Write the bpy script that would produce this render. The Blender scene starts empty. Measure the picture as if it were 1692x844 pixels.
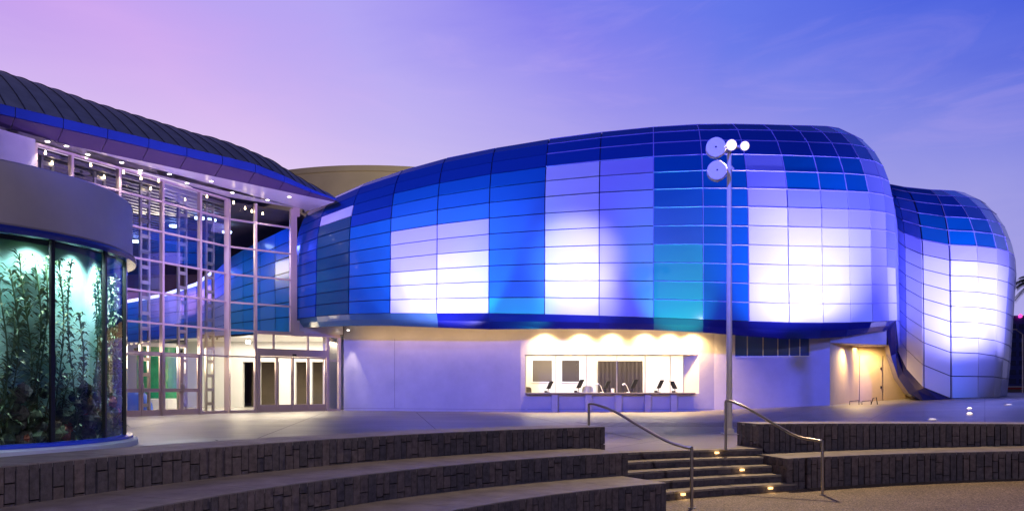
import bpy, bmesh, math, random
from mathutils import Vector, Matrix
random.seed(7)
R = math.radians
sc = bpy.context.scene
col = sc.collection

# ------------------------------------------------------------------ camera
EYE = 1.13; F = 1300.0; CX = 846.0; HY = 640.0
cam = bpy.data.objects.new('camera', bpy.data.cameras.new('camera'))
col.objects.link(cam); sc.camera = cam
cam.location = (0, 0, EYE); cam.rotation_euler = (R(90), 0, 0)
cam.data.sensor_width = 36; cam.data.lens = 36 * F / 1692
cam.data.shift_y = (HY - 422) / 1692
cam.data.clip_start = 0.05; cam.data.clip_end = 3000

# ------------------------------------------------------------------ exposure
sc.view_settings.view_transform = 'Standard'
try: sc.view_settings.look = 'None'
except Exception: pass
sc.view_settings.exposure = 0.0; sc.view_settings.gamma = 1.0
sc.view_settings.use_curve_mapping = False
sc.render.engine = 'CYCLES'
sc.cycles.use_denoising = True
sc.cycles.max_bounces = 8; sc.cycles.transparent_max_bounces = 16
sc.cycles.sample_clamp_indirect = 4.0
sc.cycles.caustics_reflective = False; sc.cycles.caustics_refractive = False

def lin(r, g, b):
    f = lambda c: (c/255/12.92) if c/255 <= 0.04045 else ((c/255 + 0.055)/1.055)**2.4
    return (f(r), f(g), f(b), 1)

# ------------------------------------------------------------------ dusk sky
w = bpy.data.worlds.new("World"); sc.world = w; w.use_nodes = True
nt = w.node_tree; N = nt.nodes; L = nt.links; N.clear()
out = N.new('ShaderNodeOutputWorld'); bg = N.new('ShaderNodeBackground')
tc = N.new('ShaderNodeTexCoord'); sp = N.new('ShaderNodeSeparateXYZ')
L.new(tc.outputs['Generated'], sp.inputs[0])
def wm(op, a, b=None, clamp=False):
    m = N.new('ShaderNodeMath'); m.operation = op; m.use_clamp = clamp
    for i, v in enumerate((a, b)):
        if v is None: continue
        if isinstance(v, (int, float)): m.inputs[i].default_value = v
        else: L.new(v, m.inputs[i])
    return m.outputs[0]
mp = N.new('ShaderNodeMapping'); mp.inputs['Scale'].default_value = (1.3, 1.3, 4.5)
mp.inputs['Rotation'].default_value = (0.2, 0.5, 0)
L.new(tc.outputs['Generated'], mp.inputs[0])
nz = N.new('ShaderNodeTexNoise'); nz.inputs['Scale'].default_value = 2.2; nz.inputs['Detail'].default_value = 7
nz.inputs['Roughness'].default_value = 0.55; nz.inputs['Distortion'].default_value = 0.6
L.new(mp.outputs[0], nz.inputs[0])
f = wm('ADD', sp.outputs[0], sp.outputs[2])
f = wm('ADD', f, wm('MULTIPLY', wm('SUBTRACT', nz.outputs[0], 0.5), 0.26))
f = wm('ADD', wm('MULTIPLY', f, 1/1.2), 0.2/1.2, True)
cr = N.new('ShaderNodeValToRGB'); L.new(f, cr.inputs[0])
stops = [(-0.2, (182,146,236)), (-0.02, (204,164,240)), (0.2, (180,166,244)), (0.44, (138,132,238)), (0.64, (102,120,234)), (0.95, (60,88,218))]
el = cr.color_ramp.elements
while len(el) > 1: el.remove(el[-1])
el[0].position = 0; el[0].color = lin(*stops[0][1])
for p, c in stops[1:]:
    e = el.new((p+0.2)/1.2); e.color = lin(*c)
h = wm('POWER', wm('DIVIDE', wm('SUBTRACT', 0.42, sp.outputs[2]), 0.42, True), 1.4)
h = wm('MULTIPLY', h, 2.5, True)
mx = N.new('ShaderNodeMix'); mx.data_type = 'RGBA'
L.new(h, mx.inputs['Factor']); L.new(cr.outputs[0], mx.inputs['A']); hz = N.new('ShaderNodeMix'); hz.data_type = 'RGBA'; L.new(f, hz.inputs['Factor']); hz.inputs['A'].default_value = lin(250,230,248); hz.inputs['B'].default_value = lin(108,120,222)
L.new(hz.outputs['Result'], mx.inputs['B'])
# the sky is bright towards the afterglow and dark overhead and in the opposite direction
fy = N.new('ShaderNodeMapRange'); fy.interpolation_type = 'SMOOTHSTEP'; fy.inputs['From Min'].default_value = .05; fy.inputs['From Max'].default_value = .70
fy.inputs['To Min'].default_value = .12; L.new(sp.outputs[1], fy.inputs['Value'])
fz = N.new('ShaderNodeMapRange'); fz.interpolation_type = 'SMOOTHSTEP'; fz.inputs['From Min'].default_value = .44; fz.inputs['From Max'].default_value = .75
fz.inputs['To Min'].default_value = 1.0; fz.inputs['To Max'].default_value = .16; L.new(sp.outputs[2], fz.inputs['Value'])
# faint high wisps of cloud
mp2 = N.new('ShaderNodeMapping'); mp2.inputs['Scale'].default_value = (2.0, 2.0, 9); mp2.inputs['Rotation'].default_value = (0.1, -0.45, 0.2)
L.new(tc.outputs['Generated'], mp2.inputs[0])
nz2 = N.new('ShaderNodeTexNoise'); nz2.inputs['Scale'].default_value = 1.7; nz2.inputs['Detail'].default_value = 9; nz2.inputs['Roughness'].default_value = 0.6; nz2.inputs['Distortion'].default_value = 1.1
L.new(mp2.outputs[0], nz2.inputs[0])
wf = wm('MULTIPLY', wm('MULTIPLY', wm('SUBTRACT', nz2.outputs[0], 0.50), 4.5, True), 0.15)
wx_ = N.new('ShaderNodeMix'); wx_.data_type = 'RGBA'; L.new(wf, wx_.inputs['Factor']); L.new(mx.outputs['Result'], wx_.inputs['A']); wx_.inputs['B'].default_value = lin(226, 190, 246)
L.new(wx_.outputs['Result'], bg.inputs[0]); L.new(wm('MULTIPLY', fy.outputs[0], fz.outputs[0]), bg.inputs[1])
L.new(bg.outputs[0], out.inputs[0])

# ------------------------------------------------------------------ helpers
def PT(x, y, Y): return Vector(((x-CX)/F*Y, Y, EYE-(y-HY)/F*Y))
def PX(x, Y): return (x-CX)/F*Y
def PZ(y, Y): return EYE-(y-HY)/F*Y

def light(name, kind, loc, target=None, energy=100, color=(1,1,1), size=0.3, angle=60, blend=0.5, sy=None, parent=None):
    d = bpy.data.lights.new(name, kind); d.energy = energy; d.color = color
    if kind == 'SPOT': d.spot_size = R(angle); d.spot_blend = blend; d.shadow_soft_size = size
    elif kind == 'POINT': d.shadow_soft_size = size
    elif kind == 'AREA':
        d.size = size
        if sy: d.shape = 'RECTANGLE'; d.size_y = sy
    o = bpy.data.objects.new(name, d); col.objects.link(o); o.location = loc
    if target is not None:
        o.rotation_euler = (Vector(target)-Vector(loc)).to_track_quat('-Z', 'Y').to_euler()
    return o

# floodlights washing the facade (most fixtures unseen); the fills are added to lift dim areas
light('facade_flood', 'SPOT', (-10, -12, 14), (2.6, 36, 6.6), 92000, (0.07, 0.09, 1.0), 0.6, 31, 0.3)
light('rear_fill', 'POINT', (3.5, -15, 9), None, 5600, (.86, .76, 1.0), .25)  # unseen fill added behind the camera to lift the foreground stone
light('lobe_fill', 'SPOT', (33, 6, 9), (19.5, 37, 8.0), 40000, (0.12, 0.14, 1.0), 0.6, 28, 0.6)  # added fill from the right, lights the lobe outside the main flood
light('soffit_flood', 'SPOT', (-6, 27, .3), (-12.5, 31.5, 9.6), 9000, (.55, .36, 1.0), 0.3, 80, 0.8)
light('rear_drum_fill', 'SPOT', (-4, 46, 13), (-9.5, 60, 16.5), 2600, (1, .85, .6), 0.5, 110, 0.8)  # added warm fill that brightens the rear drum, no lamp stands there
light('roof_flood', 'SPOT', (-24, -2, 20), (-14, 30, 12), 14000, (.5, .5, 1.0), 1.0, 44, 0.8)
light('fascia_fill', 'SPOT', (-4, 15, 6.5), (-14.0, 29, 10.1), 2600, (.08, .12, 1.0), 0.3, 40, 0.8)  # added blue fill for the roof edge, no fixture
BL = (0.36, 0.33, 1.0)
for X, e_ in ((-4.7, 1700), (-3.6, 3000), (-2.6, 4800)):
    light('bay_flood', 'SPOT', (X, 31.3, 1.1), (X, 35.3, 8.2), e_, BL, 0.15, 52, 0.35)
light('disc_flood', 'SPOT', (4.6, 19.9, 6.0), PT(952, 430, 33.9), 24000, BL, 0.3, 19, 1.0)
light('disc_flood', 'SPOT', (4.6, 19.9, 6.0), PT(958, 492, 33.9), 20000, BL, 0.3, 17, 1.0)
for X, e_ in ((11.0, 4200), (12.4, 5200), (14.0, 5600)):
    light('bay_flood', 'SPOT', (X, 29.4, 1.1), (X+.2, 33.4, 7.6), e_, BL, 0.15, 60, 0.8)
for X, Y_, e_ in ((20.4, 32.6, 4600), (21.9, 32.8, 4600), (23.8, 33.5, 4600), (26.0, 36.0, 3600)):
    light('bay_flood', 'SPOT', (X, Y_, .9), (X+.3, Y_+4.2, 8.2), e_, BL, 0.15, 88, 0.9)
light('ground_fill', 'SPOT', (27, 25, 7), (20.5, 30.5, .6), 5500, (.02, .14, 1), .3, 62, .8)  # added from above to tint the right-hand paving blue

light('teal_fill', 'SPOT', (7.1, 30.2, 1.0), (7.0, 33.4, 5.6), 1500, (.02, .75, .62), .15, 46, .7)  # both cyan spots are added to bring green into the teal panels
light('teal_fill', 'SPOT', (0.3, 31.2, 1.0), (0.2, 34.5, 5.6), 900, (.02, .6, .9), .15, 50, .7)

def node_mat(name):
    m = bpy.data.materials.new(name); m.use_nodes = True
    return m, m.node_tree.nodes, m.node_tree.links, m.node_tree.nodes['Principled BSDF']

def mat(name, c, rough=0.5, metal=0.0, var=0.0, scale=5.0, bump=0.0, bscale=None, coat=0.0, emit=None, es=0.0, spec=0.5, stretch=None):
    m, n, l, b = node_mat(name)
    b.inputs['Base Color'].default_value = (*c[:3], 1); b.inputs['Roughness'].default_value = rough
    b.inputs['Metallic'].default_value = metal; b.inputs['Coat Weight'].default_value = coat
    b.inputs['Specular IOR Level'].default_value = spec
    if emit: b.inputs['Emission Color'].default_value = (*emit[:3], 1); b.inputs['Emission Strength'].default_value = es
    t = n.new('ShaderNodeTexCoord'); src = t.outputs['Object']
    if stretch:
        q = n.new('ShaderNodeMapping'); q.inputs['Scale'].default_value = stretch; l.new(src, q.inputs[0]); src = q.outputs[0]
    if var:
        z = n.new('ShaderNodeTexNoise'); z.inputs['Scale'].default_value = scale; z.inputs['Detail'].default_value = 6
        z.inputs['Roughness'].default_value = 0.65; l.new(src, z.inputs[0])
        r = n.new('ShaderNodeValToRGB'); r.color_ramp.elements[0].position = 0.3; r.color_ramp.elements[1].position = 0.7
        r.color_ramp.elements[0].color = (*[max(0, x*(1-var)) for x in c[:3]], 1)
        r.color_ramp.elements[1].color = (*[min(1, x*(1+var)) for x in c[:3]], 1)
        l.new(z.outputs[0], r.inputs[0]); l.new(r.outputs[0], b.inputs['Base Color'])
    if bump:
        z2 = n.new('ShaderNodeTexNoise'); z2.inputs['Scale'].default_value = bscale or scale*6; z2.inputs['Detail'].default_value = 4
        l.new(src, z2.inputs[0])
        bm_ = n.new('ShaderNodeBump'); bm_.inputs['Strength'].default_value = bump; bm_.inputs['Distance'].default_value = 0.02
        l.new(z2.outputs[0], bm_.inputs['Height']); l.new(bm_.outputs[0], b.inputs['Normal'])
    return m

def glass(name, tint=(1,1,1), rough=0.0, refl=1.0):
    m = bpy.data.materials.new(name); m.use_nodes = True; n = m.node_tree.nodes; l = m.node_tree.links; n.clear()
    o = n.new('ShaderNodeOutputMaterial'); mixn = n.new('ShaderNodeMixShader'); t = n.new('ShaderNodeBsdfTransparent')
    g = n.new('ShaderNodeBsdfGlossy'); fr = n.new('ShaderNodeFresnel'); fr.inputs[0].default_value = 1.5
    t.inputs[0].default_value = (*tint, 1); g.inputs['Roughness'].default_value = rough
    mm = n.new('ShaderNodeMath'); mm.operation = 'MULTIPLY'; mm.use_clamp = True; mm.inputs[1].default_value = refl
    l.new(fr.outputs[0], mm.inputs[0]); l.new(mm.outputs[0], mixn.inputs[0])
    l.new(t.outputs[0], mixn.inputs[1]); l.new(g.outputs[0], mixn.inputs[2]); l.new(mixn.outputs[0], o.inputs[0])
    return m

class MB:
    def __init__(s): s.v = []; s.f = []; s.m = []
    def quad(s, a, b, c, d, mi=0):
        i = len(s.v); s.v += [Vector(a), Vector(b), Vector(c), Vector(d)]; s.f.append((i, i+1, i+2, i+3)); s.m.append(mi)
    def poly(s, pts, mi=0):
        i = len(s.v); s.v += [Vector(p) for p in pts]; s.f.append(tuple(range(i, i+len(pts)))); s.m.append(mi)
    def hexa(s, p, mi=0):   # p: 4 bottom ccw, 4 top ccw
        i = len(s.v); s.v += [Vector(q) for q in p]
        for q in ((3,2,1,0), (4,5,6,7), (0,1,5,4), (1,2,6,5), (2,3,7,6), (3,0,4,7)):
            s.f.append(tuple(i+k for k in q)); s.m.append(mi)
    def box(s, x0, y0, z0, x1, y1, z1, mi=0):
        s.hexa([(x0,y0,z0),(x1,y0,z0),(x1,y1,z0),(x0,y1,z0),(x0,y0,z1),(x1,y0,z1),(x1,y1,z1),(x0,y1,z1)], mi)
    def tube(s, pts, r, n=10, mi=0, cap=True):
        pts = [Vector(p) for p in pts]; rs = r if isinstance(r, (list, tuple)) else [r]*len(pts)
        rings = []; up = None
        for k, p in enumerate(pts):
            d = (pts[min(k+1, len(pts)-1)]-pts[max(k-1, 0)]).normalized()
            if up is None: up = Vector((0,0,1)) if abs(d.z) < 0.9 else Vector((1,0,0))
            a = d.cross(up).normalized(); b = a.cross(d).normalized(); up = b
            i = len(s.v)
            for q in range(n):
                t = 2*math.pi*q/n; s.v.append(p + a*math.cos(t)*rs[k] + b*math.sin(t)*rs[k])
            rings.append(i)
        for k in range(len(rings)-1):
            for q in range(n):
                s.f.append((rings[k]+q, rings[k]+(q+1) % n, rings[k+1]+(q+1) % n, rings[k+1]+q)); s.m.append(mi)
        if cap:
            s.f.append(tuple(rings[0]+q for q in range(n))); s.m.append(mi)
            s.f.append(tuple(rings[-1]+n-1-q for q in range(n))); s.m.append(mi)
    def lathe(s, c, prof, n=24, a0=0, a1=2*math.pi, mi=0):   # prof [(r,z)]
        full = abs(a1-a0-2*math.pi) < 1e-6; m = n if full else n+1
        base = len(s.v)
        for r_, z in prof:
            for q in range(m):
                t = a0+(a1-a0)*q/n; s.v.append(Vector((c[0]+r_*math.cos(t), c[1]+r_*math.sin(t), c[2]+z)))
        for k in range(len(prof)-1):
            for q in range(n):
                q2 = (q+1) % m if full else q+1
                s.f.append((base+k*m+q, base+k*m+q2, base+(k+1)*m+q2, base+(k+1)*m+q)); s.m.append(mi)
    def build(s, name, mats, parent=None, smooth=False, bevel=0):
        me = bpy.data.meshes.new(name); me.from_pydata([tuple(v) for v in s.v], [], s.f)
        mats = mats if isinstance(mats, (list, tuple)) else [mats]
        for m_ in mats: me.materials.append(m_)
        for p, mi in zip(me.polygons, s.m): p.material_index = mi; p.use_smooth = smooth
        bm = bmesh.new(); bm.from_mesh(me)
        if smooth: bmesh.ops.remove_doubles(bm, verts=bm.verts, dist=1e-5)
        bmesh.ops.recalc_face_normals(bm, faces=bm.faces); bm.to_mesh(me); bm.free()
        o = bpy.data.objects.new(name, me); col.objects.link(o)
        if parent:
            o.parent = parent; o.matrix_parent_inverse = Matrix.Translation(-parent.location) if parent.type == 'EMPTY' and not any(parent.rotation_euler) else parent.matrix_basis.inverted()
        if bevel:
            b = o.modifiers.new('bevel', 'BEVEL'); b.width = bevel; b.segments = 2
        if smooth:
            try: me.set_sharp_from_angle(angle=R(35))
            except Exception: pass
        return o

def tag(o, label=None, cat=None, group=None, kind=None):
    if label: o['label'] = label
    if cat: o['category'] = cat
    if group: o['group'] = group
    if kind: o['kind'] = kind
    return o
def thing(name, label, cat, loc, group=None):
    o = bpy.data.objects.new(name, None); col.objects.link(o); o.location = loc
    o.empty_display_size = 0.3
    return tag(o, label, cat, group)

class Frame:   # vertical wall frame: u along, w outward
    def __init__(s, O, D, nrm=None):
        s.O = Vector((O[0], O[1])); d = Vector((D[0], D[1])).normalized(); s.d = d
        n = Vector((d.y, -d.x))
        if n.dot(-s.O) < 0: n = -n
        s.n = n
    def P(s, u, w_, z):
        q = s.O+s.d*u+s.n*w_; return Vector((q.x, q.y, z))
    def u(s, x):   # u where image column x meets the plane
        k = (x-CX)/F   # X = k Y
        return (k*s.O.y - s.O.x)/(s.d.x-k*s.d.y)
    def box(s, mb, u0, u1, z0, z1, w0, w1, mi=0):
        P = s.P
        mb.hexa([P(u0,w0,z0),P(u1,w0,z0),P(u1,w1,z0),P(u0,w1,z0),P(u0,w0,z1),P(u1,w0,z1),P(u1,w1,z1),P(u0,w1,z1)], mi)

def ss(a, b, x):
    t = max(0, min(1, (x-a)/(b-a))); return t*t*(3-2*t)
def interp(tab, x):
    if x <= tab[0][0]: return tab[0][1]
    for (a, va), (b, vb) in zip(tab, tab[1:]):
        if x <= b: return va+(vb-va)*(x-a)/(b-a)
    return tab[-1][1]
GT = [(7.5,0),(9,.06),(11.8,.21),(14.2,.335),(16.9,.39),(19.2,.49),(20.6,.61),(26,.66)]
def g(X, Y): return interp(GT, X)*ss(17, 26, Y)
def ground_at(x, y):
    z = 0
    for _ in range(30):
        Y = F*(EYE-z)/(y-HY); z = 0.5*z+0.5*g(PX(x, Y), Y)
    return Vector((PX(x, Y), Y, g(PX(x, Y), Y)))

# ------------------------------------------------------------------ materials
M_plaza, n, l, b = node_mat('plaza_concrete')
t = n.new('ShaderNodeTexCoord'); z1 = n.new('ShaderNodeTexNoise'); z1.inputs['Scale'].default_value = 0.35; z1.inputs['Detail'].default_value = 8
z2 = n.new('ShaderNodeTexNoise'); z2.inputs['Scale'].default_value = 60; z2.inputs['Detail'].default_value = 3
l.new(t.outputs['Object'], z1.inputs[0]); l.new(t.outputs['Object'], z2.inputs[0])
r1 = n.new('ShaderNodeValToRGB'); r1.color_ramp.elements[0].position = .35; r1.color_ramp.elements[1].position = .68
r1.color_ramp.elements[0].color = (.20,.185,.18,1); r1.color_ramp.elements[1].color = (.31,.285,.27,1); l.new(z1.outputs[0], r1.inputs[0])
br = n.new('ShaderNodeTexBrick'); br.inputs['Scale'].default_value = 1.0; br.inputs['Brick Width'].default_value = 3.0; br.inputs['Row Height'].default_value = 3.0
br.offset = 0; br.inputs['Mortar Size'].default_value = 0.02; br.inputs['Color1'].default_value = (1,1,1,1); br.inputs['Color2'].default_value = (.78,.78,.82,1); br.inputs['Mortar'].default_value = (.4,.4,.4,1)
mpp = n.new('ShaderNodeMapping'); mpp.inputs['Rotation'].default_value = (0,0,R(31)); l.new(t.outputs['Object'], mpp.inputs[0]); l.new(mpp.outputs[0], br.inputs[0])
mm = n.new('ShaderNodeMix'); mm.data_type = 'RGBA'; mm.blend_type = 'MULTIPLY'; mm.inputs['Factor'].default_value = 1
l.new(r1.outputs[0], mm.inputs['A']); l.new(br.outputs[0], mm.inputs['B']); l.new(mm.outputs['Result'], b.inputs['Base Color'])
b.inputs['Roughness'].default_value = .42
bb = n.new('ShaderNodeBump'); bb.inputs['Strength'].default_value = .25; bb.inputs['Distance'].default_value = .01; l.new(z2.outputs[0], bb.inputs['Height']); l.new(bb.outputs[0], b.inputs['Normal'])

M_aggr, n, l, b = node_mat('exposed_aggregate')
t = n.new('ShaderNodeTexCoord'); vo = n.new('ShaderNodeTexVoronoi'); vo.inputs['Scale'].default_value = 70; l.new(t.outputs['Object'], vo.inputs[0])
r1 = n.new('ShaderNodeValToRGB'); e = r1.color_ramp.elements; e[0].color = (.10,.075,.055,1); e[1].color = (.50,.40,.30,1); e[1].position = .95
e2 = e.new(.5); e2.color = (.24,.18,.13,1)
sx = n.new('ShaderNodeSeparateColor'); l.new(vo.outputs['Color'], sx.inputs[0]); l.new(sx.outputs[0], r1.inputs[0])
z1 = n.new('ShaderNodeTexNoise'); z1.inputs['Scale'].default_value = 1.2; z1.inputs['Detail'].default_value = 6; l.new(t.outputs['Object'], z1.inputs[0])
r2 = n.new('ShaderNodeValToRGB'); r2.color_ramp.elements[0].position = .3; r2.color_ramp.elements[0].color = (.65,.65,.65,1); r2.color_ramp.elements[1].position = .7; l.new(z1.outputs[0], r2.inputs[0])
mm = n.new('ShaderNodeMix'); mm.data_type = 'RGBA'; mm.blend_type = 'MULTIPLY'; mm.inputs['Factor'].default_value = 1
l.new(r1.outputs[0], mm.inputs['A']); l.new(r2.outputs[0], mm.inputs['B']); l.new(mm.outputs['Result'], b.inputs['Base Color'])
b.inputs['Roughness'].default_value = .7
bb = n.new('ShaderNodeBump'); bb.inputs['Strength'].default_value = .6; bb.inputs['Distance'].default_value = .006; l.new(vo.outputs['Distance'], bb.inputs['Height']); l.new(bb.outputs[0], b.inputs['Normal'])

M_stone = [mat('dark_split_stone_%d' % i, c, .75, var=.45, scale=14, bump=.4, bscale=90) for i, c in enumerate([(.100,.088,.105), (.118,.098,.106), (.078,.071,.088), (.135,.11,.118)])]
M_joint = mat('joint_black', (.008,.007,.008), .9)
M_cap = mat('seat_cap_stone', (.24,.22,.23), .55, var=.3, scale=3.5, bump=.3, bscale=60)
M_tread = mat('tread_stone', (.26,.235,.21), .6, var=.25, scale=6, bump=.3, bscale=60)
M_wall = mat('white_plaster', (.47,.45,.50), .7, var=.10, scale=.9, bump=.25, bscale=30)
M_cream = mat('cream_plaster', (.72,.66,.55), .7, var=.05, scale=2, bump=.15, bscale=30)
M_amberlit = mat('amber_lit_plaster', (.66,.50,.27), .7, var=.05, scale=2, bump=.15, bscale=30)  # amber lamplight of the recess put into the plaster colour
M_white = mat('white_paint', (.78,.77,.76), .45)
M_soffit = mat('soffit_metal', (.62,.60,.62), .30, metal=.25, var=.05, scale=2)
M_seam = mat('roof_metal', (.24,.25,.28), .55, metal=.3, var=.2, scale=1.5)
M_seamrib = mat('roof_rib', (.03,.03,.04), .5, metal=.3)
M_fascia = mat('fascia_blue', (.03,.07,.42), .32, metal=.2, var=.1, scale=.8)
M_under = mat('underpanel', (.085,.055,.14), .35, metal=.35, var=.1, scale=.8)
M_alu = mat('champagne_aluminium', (.60,.47,.46), .38, metal=.35)
M_alu2 = mat('grey_steel', (.42,.41,.40), .4, metal=.5)
M_steel = mat('brushed_steel', (.50,.47,.45), .28, metal=.95, var=.1, scale=40)
M_pole = mat('pole_paint', (.80,.77,.75), .45, var=.08, scale=4)
M_black = mat('black_metal', (.012,.012,.015), .5)
M_dark = mat('dark_interior', (.05,.04,.035), .7)
M_brown = mat('brown_wall', (.20,.16,.11), .7, var=.1, scale=2)
M_beige = mat('rear_drum_plaster', (.60,.50,.34), .8, var=.08, scale=.5)
M_glass = glass('clear_glazing', (.93,.95,.97), 0, .45)
M_tankglass = glass('tank_glass', (.93,1,.98), 0, 1.5)
M_darkglass = mat('dark_glazing', (.02,.07,.30), .08, coat=.6)
M_bulb = mat('lamp_lens', (1,.9,.7), .5, emit=(1,.78,.45), es=14)
M_bulbw = mat('white_lens', (1,1,1), .5, emit=(1,.92,.8), es=9)
M_bulbb = mat('blue_lens', (.5,.6,1), .5, emit=(.45,.62,1), es=9)
M_steplens = mat('step_lens', (1,.8,.5), .5, emit=(1,.55,.22), es=1.1)
M_slat = mat('ceiling_slat', (.20,.19,.20), .5, metal=.2)
M_intfloor = mat('lobby_floor', (.45,.42,.38), .25)

def panelmat(name, c, rough=.30, var=.0, coat=.5):
    m, n, l, b = node_mat(name)
    b.inputs['Base Color'].default_value = (*c, 1); b.inputs['Roughness'].default_value = rough
    b.inputs['Coat Weight'].default_value = coat; b.inputs['Coat Roughness'].default_value = .06
    gi = n.new('ShaderNodeNewGeometry')
    hs = n.new('ShaderNodeHueSaturation'); hs.inputs['Color'].default_value = (*c, 1)
    mr = n.new('ShaderNodeMapRange'); mr.inputs['To Min'].default_value = 1-var; mr.inputs['To Max'].default_value = 1+var
    l.new(gi.outputs['Random Per Island'], mr.inputs['Value']); l.new(mr.outputs[0], hs.inputs['Value']); l.new(hs.outputs[0], b.inputs['Base Color'])
    return m
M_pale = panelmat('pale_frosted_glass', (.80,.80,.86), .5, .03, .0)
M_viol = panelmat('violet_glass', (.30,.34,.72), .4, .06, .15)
M_lav = panelmat('faded_light_glass', (.50,.49,.82), .5, .03, .0)  # pale panels under weaker floodlight, the dimming put into the colour
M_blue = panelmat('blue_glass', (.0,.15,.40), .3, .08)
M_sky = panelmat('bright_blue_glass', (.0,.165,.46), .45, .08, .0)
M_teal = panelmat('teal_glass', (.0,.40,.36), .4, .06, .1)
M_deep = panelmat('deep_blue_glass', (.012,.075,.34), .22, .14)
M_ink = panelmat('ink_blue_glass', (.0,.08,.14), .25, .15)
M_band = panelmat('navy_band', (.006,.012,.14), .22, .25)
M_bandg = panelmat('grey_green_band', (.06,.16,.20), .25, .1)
M_trim = mat('silver_blue_trim', (.45,.42,.95), .35, metal=.2)
M_shell = mat('dark_shell', (.006,.010,.06), .6)

# ------------------------------------------------------------------ ground
C = Vector((7, 3))
def pol(r_, a, z): return Vector((C.x+r_*math.cos(R(a)), C.y+r_*math.sin(R(a)), z))
def low_z(X): return min(-.44, -.64+max(0, X-4.5)*.045)
def polar_sheet(radii, zf, n=180):
    mb = MB(); base = []
    for r_ in radii:
        row = []
        for k in range(n):
            t = 2*math.pi*k/n; X = C.x+r_*math.cos(t); Y = C.y+r_*math.sin(t)
            row.append(len(mb.v)); mb.v.append(Vector((X, Y, zf(X, Y))))
        base.append(row)
    for a, b_ in zip(base, base[1:]):
        for k in range(n):
            mb.f.append((a[k], a[(k+1) % n], b_[(k+1) % n], b_[k])); mb.m.append(0)
    return mb, base
rad = [12.1+ i*.8 for i in range(50)]+[55, 60, 70, 85, 110, 150, 220, 350, 600, 1200]
mb, _ = polar_sheet(rad, g); tag(mb.build('plaza', M_plaza, smooth=True), kind='structure')
mb, bs = polar_sheet([0.01, 3, 5, 7, 9, 9.8, 10.6, 11.4, 12.3], lambda X, Y: low_z(X))
tag(mb.build('lower_ground', M_aggr, smooth=True), kind='structure')

mb = MB()
for r0_, a0_, a1_ in ((4.9, -75, 30), (7.2, -60, 20)):
    for k in range(40):
        p, q = R(a0_+(a1_-a0_)*k/40), R(a0_+(a1_-a0_)*(k+1)/40); c_ = Vector((-10.7, 14.6, .004))
        mb.quad(*[c_+Vector((rr_*math.cos(t_), rr_*math.sin(t_), 0)) for rr_, t_ in ((r0_, p), (r0_+.045, p), (r0_+.045, q), (r0_, q))])
for k in range(16):
    x_ = 2.9+k*.36; mb.quad((x_, 22.6, .005), (x_+.13, 22.6, .005), (x_-.75, 25.6, .005), (x_-.88, 25.6, .005))
for k in range(1, 9): mb.quad((-14+k*4.2, 17, .004), (-13.97+k*4.2, 17, .004), (-13.97+k*4.2-3, 36, .004), (-14+k*4.2-3, 36, .004))
for y_ in (19.5, 23.0, 28.0, 33.0): mb.quad((-7, y_, .0045), (8.5, y_, .0045), (8.5, y_+.04, .0045), (-7, y_+.04, .0045))
tag(mb.build('paving_joints', mat('paving_dark', (.07,.065,.07), .6)), kind='structure')

# ------------------------------------------------------------------ stone seat walls and steps
def sector(mb, r0f, r1f, a0, a1, z0, z1f, mi=0, n=40, top_mi=None):
    A = [a0+(a1-a0)*k/n for k in range(n+1)]
    for p, q in zip(A, A[1:]):
        i, o_ = pol(r0f(p), p, 0), pol(r1f(p), p, 0); i2, o2 = pol(r0f(q), q, 0), pol(r1f(q), q, 0)
        def v(P_, z): return Vector((P_.x, P_.y, z))
        zt = [z1f(P_.x) for P_ in (i, i2, o2, o_)]
        mb.quad(*[v(P_, z) for P_, z in zip((i, i2, o2, o_), zt)], top_mi if top_mi is not None else mi)
        mb.quad(v(i, z0), v(i2, z0), v(i2, zt[1]), v(i, zt[0]), mi)
        mb.quad(v(o_, z0), v(o2, z0), v(o2, zt[2]), v(o_, zt[3]), mi)
    for p in (a0, a1):
        i, o_ = pol(r0f(p), p, 0), pol(r1f(p), p, 0)
        mb.quad(Vector((i.x, i.y, z0)), Vector((o_.x, o_.y, z0)), Vector((o_.x, o_.y, z1f(o_.x))), Vector((i.x, i.y, z1f(i.x))), mi)

def block(mb, a, b_, c, d, z0, z1a, z1b, dep, mi):
    # a,b outer edge plan points; c,d inner
    mb.hexa([(a.x,a.y,z0),(b_.x,b_.y,z0),(c.x,c.y,z0),(d.x,d.y,z0),(a.x,a.y,z1a),(b_.x,b_.y,z1b),(c.x,c.y,z1b),(d.x,d.y,z1a)], mi)

def facing(mb, path, topf, z0f, wid=.115, depth=.06, seed=1):
    """path: function s-> (point2d, outward normal2d), total length"""
    rnd = random.Random(seed); fn, Ltot = path; s = 0
    while s < Ltot-.01:
        wd = wid*rnd.uniform(.82, 1.2); e_ = min(Ltot, s+wd)
        if Ltot-e_ < .06: e_ = Ltot
        (p, n1), (q, n2) = fn(s+.008), fn(e_-.008)
        zt = min(topf(p.x), topf(q.x))-.004; zb = z0f(p.x)-.02; Hh = zt-zb
        cuts = []
        k = rnd.random()
        if k < .75: cuts = [zb+Hh*rnd.choice([.24,.3,.36,.5,.64,.72,.78])]
        elif k < .85: cuts = [zb+Hh*.3, zb+Hh*.68]
        zs = [zb]+cuts+[zt]
        for i in range(len(zs)-1):
            j = rnd.uniform(-.007, .006); mi = rnd.randrange(4)
            P1 = p+n1*j; P2 = q+n2*j; P3 = q-n2*depth; P4 = p-n1*depth
            block(mb, P1, P2, P3, P4, zs[i]+(.007 if i else 0), zs[i+1]-.007, zs[i+1]-.007, 0, mi)
        s = e_

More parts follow.
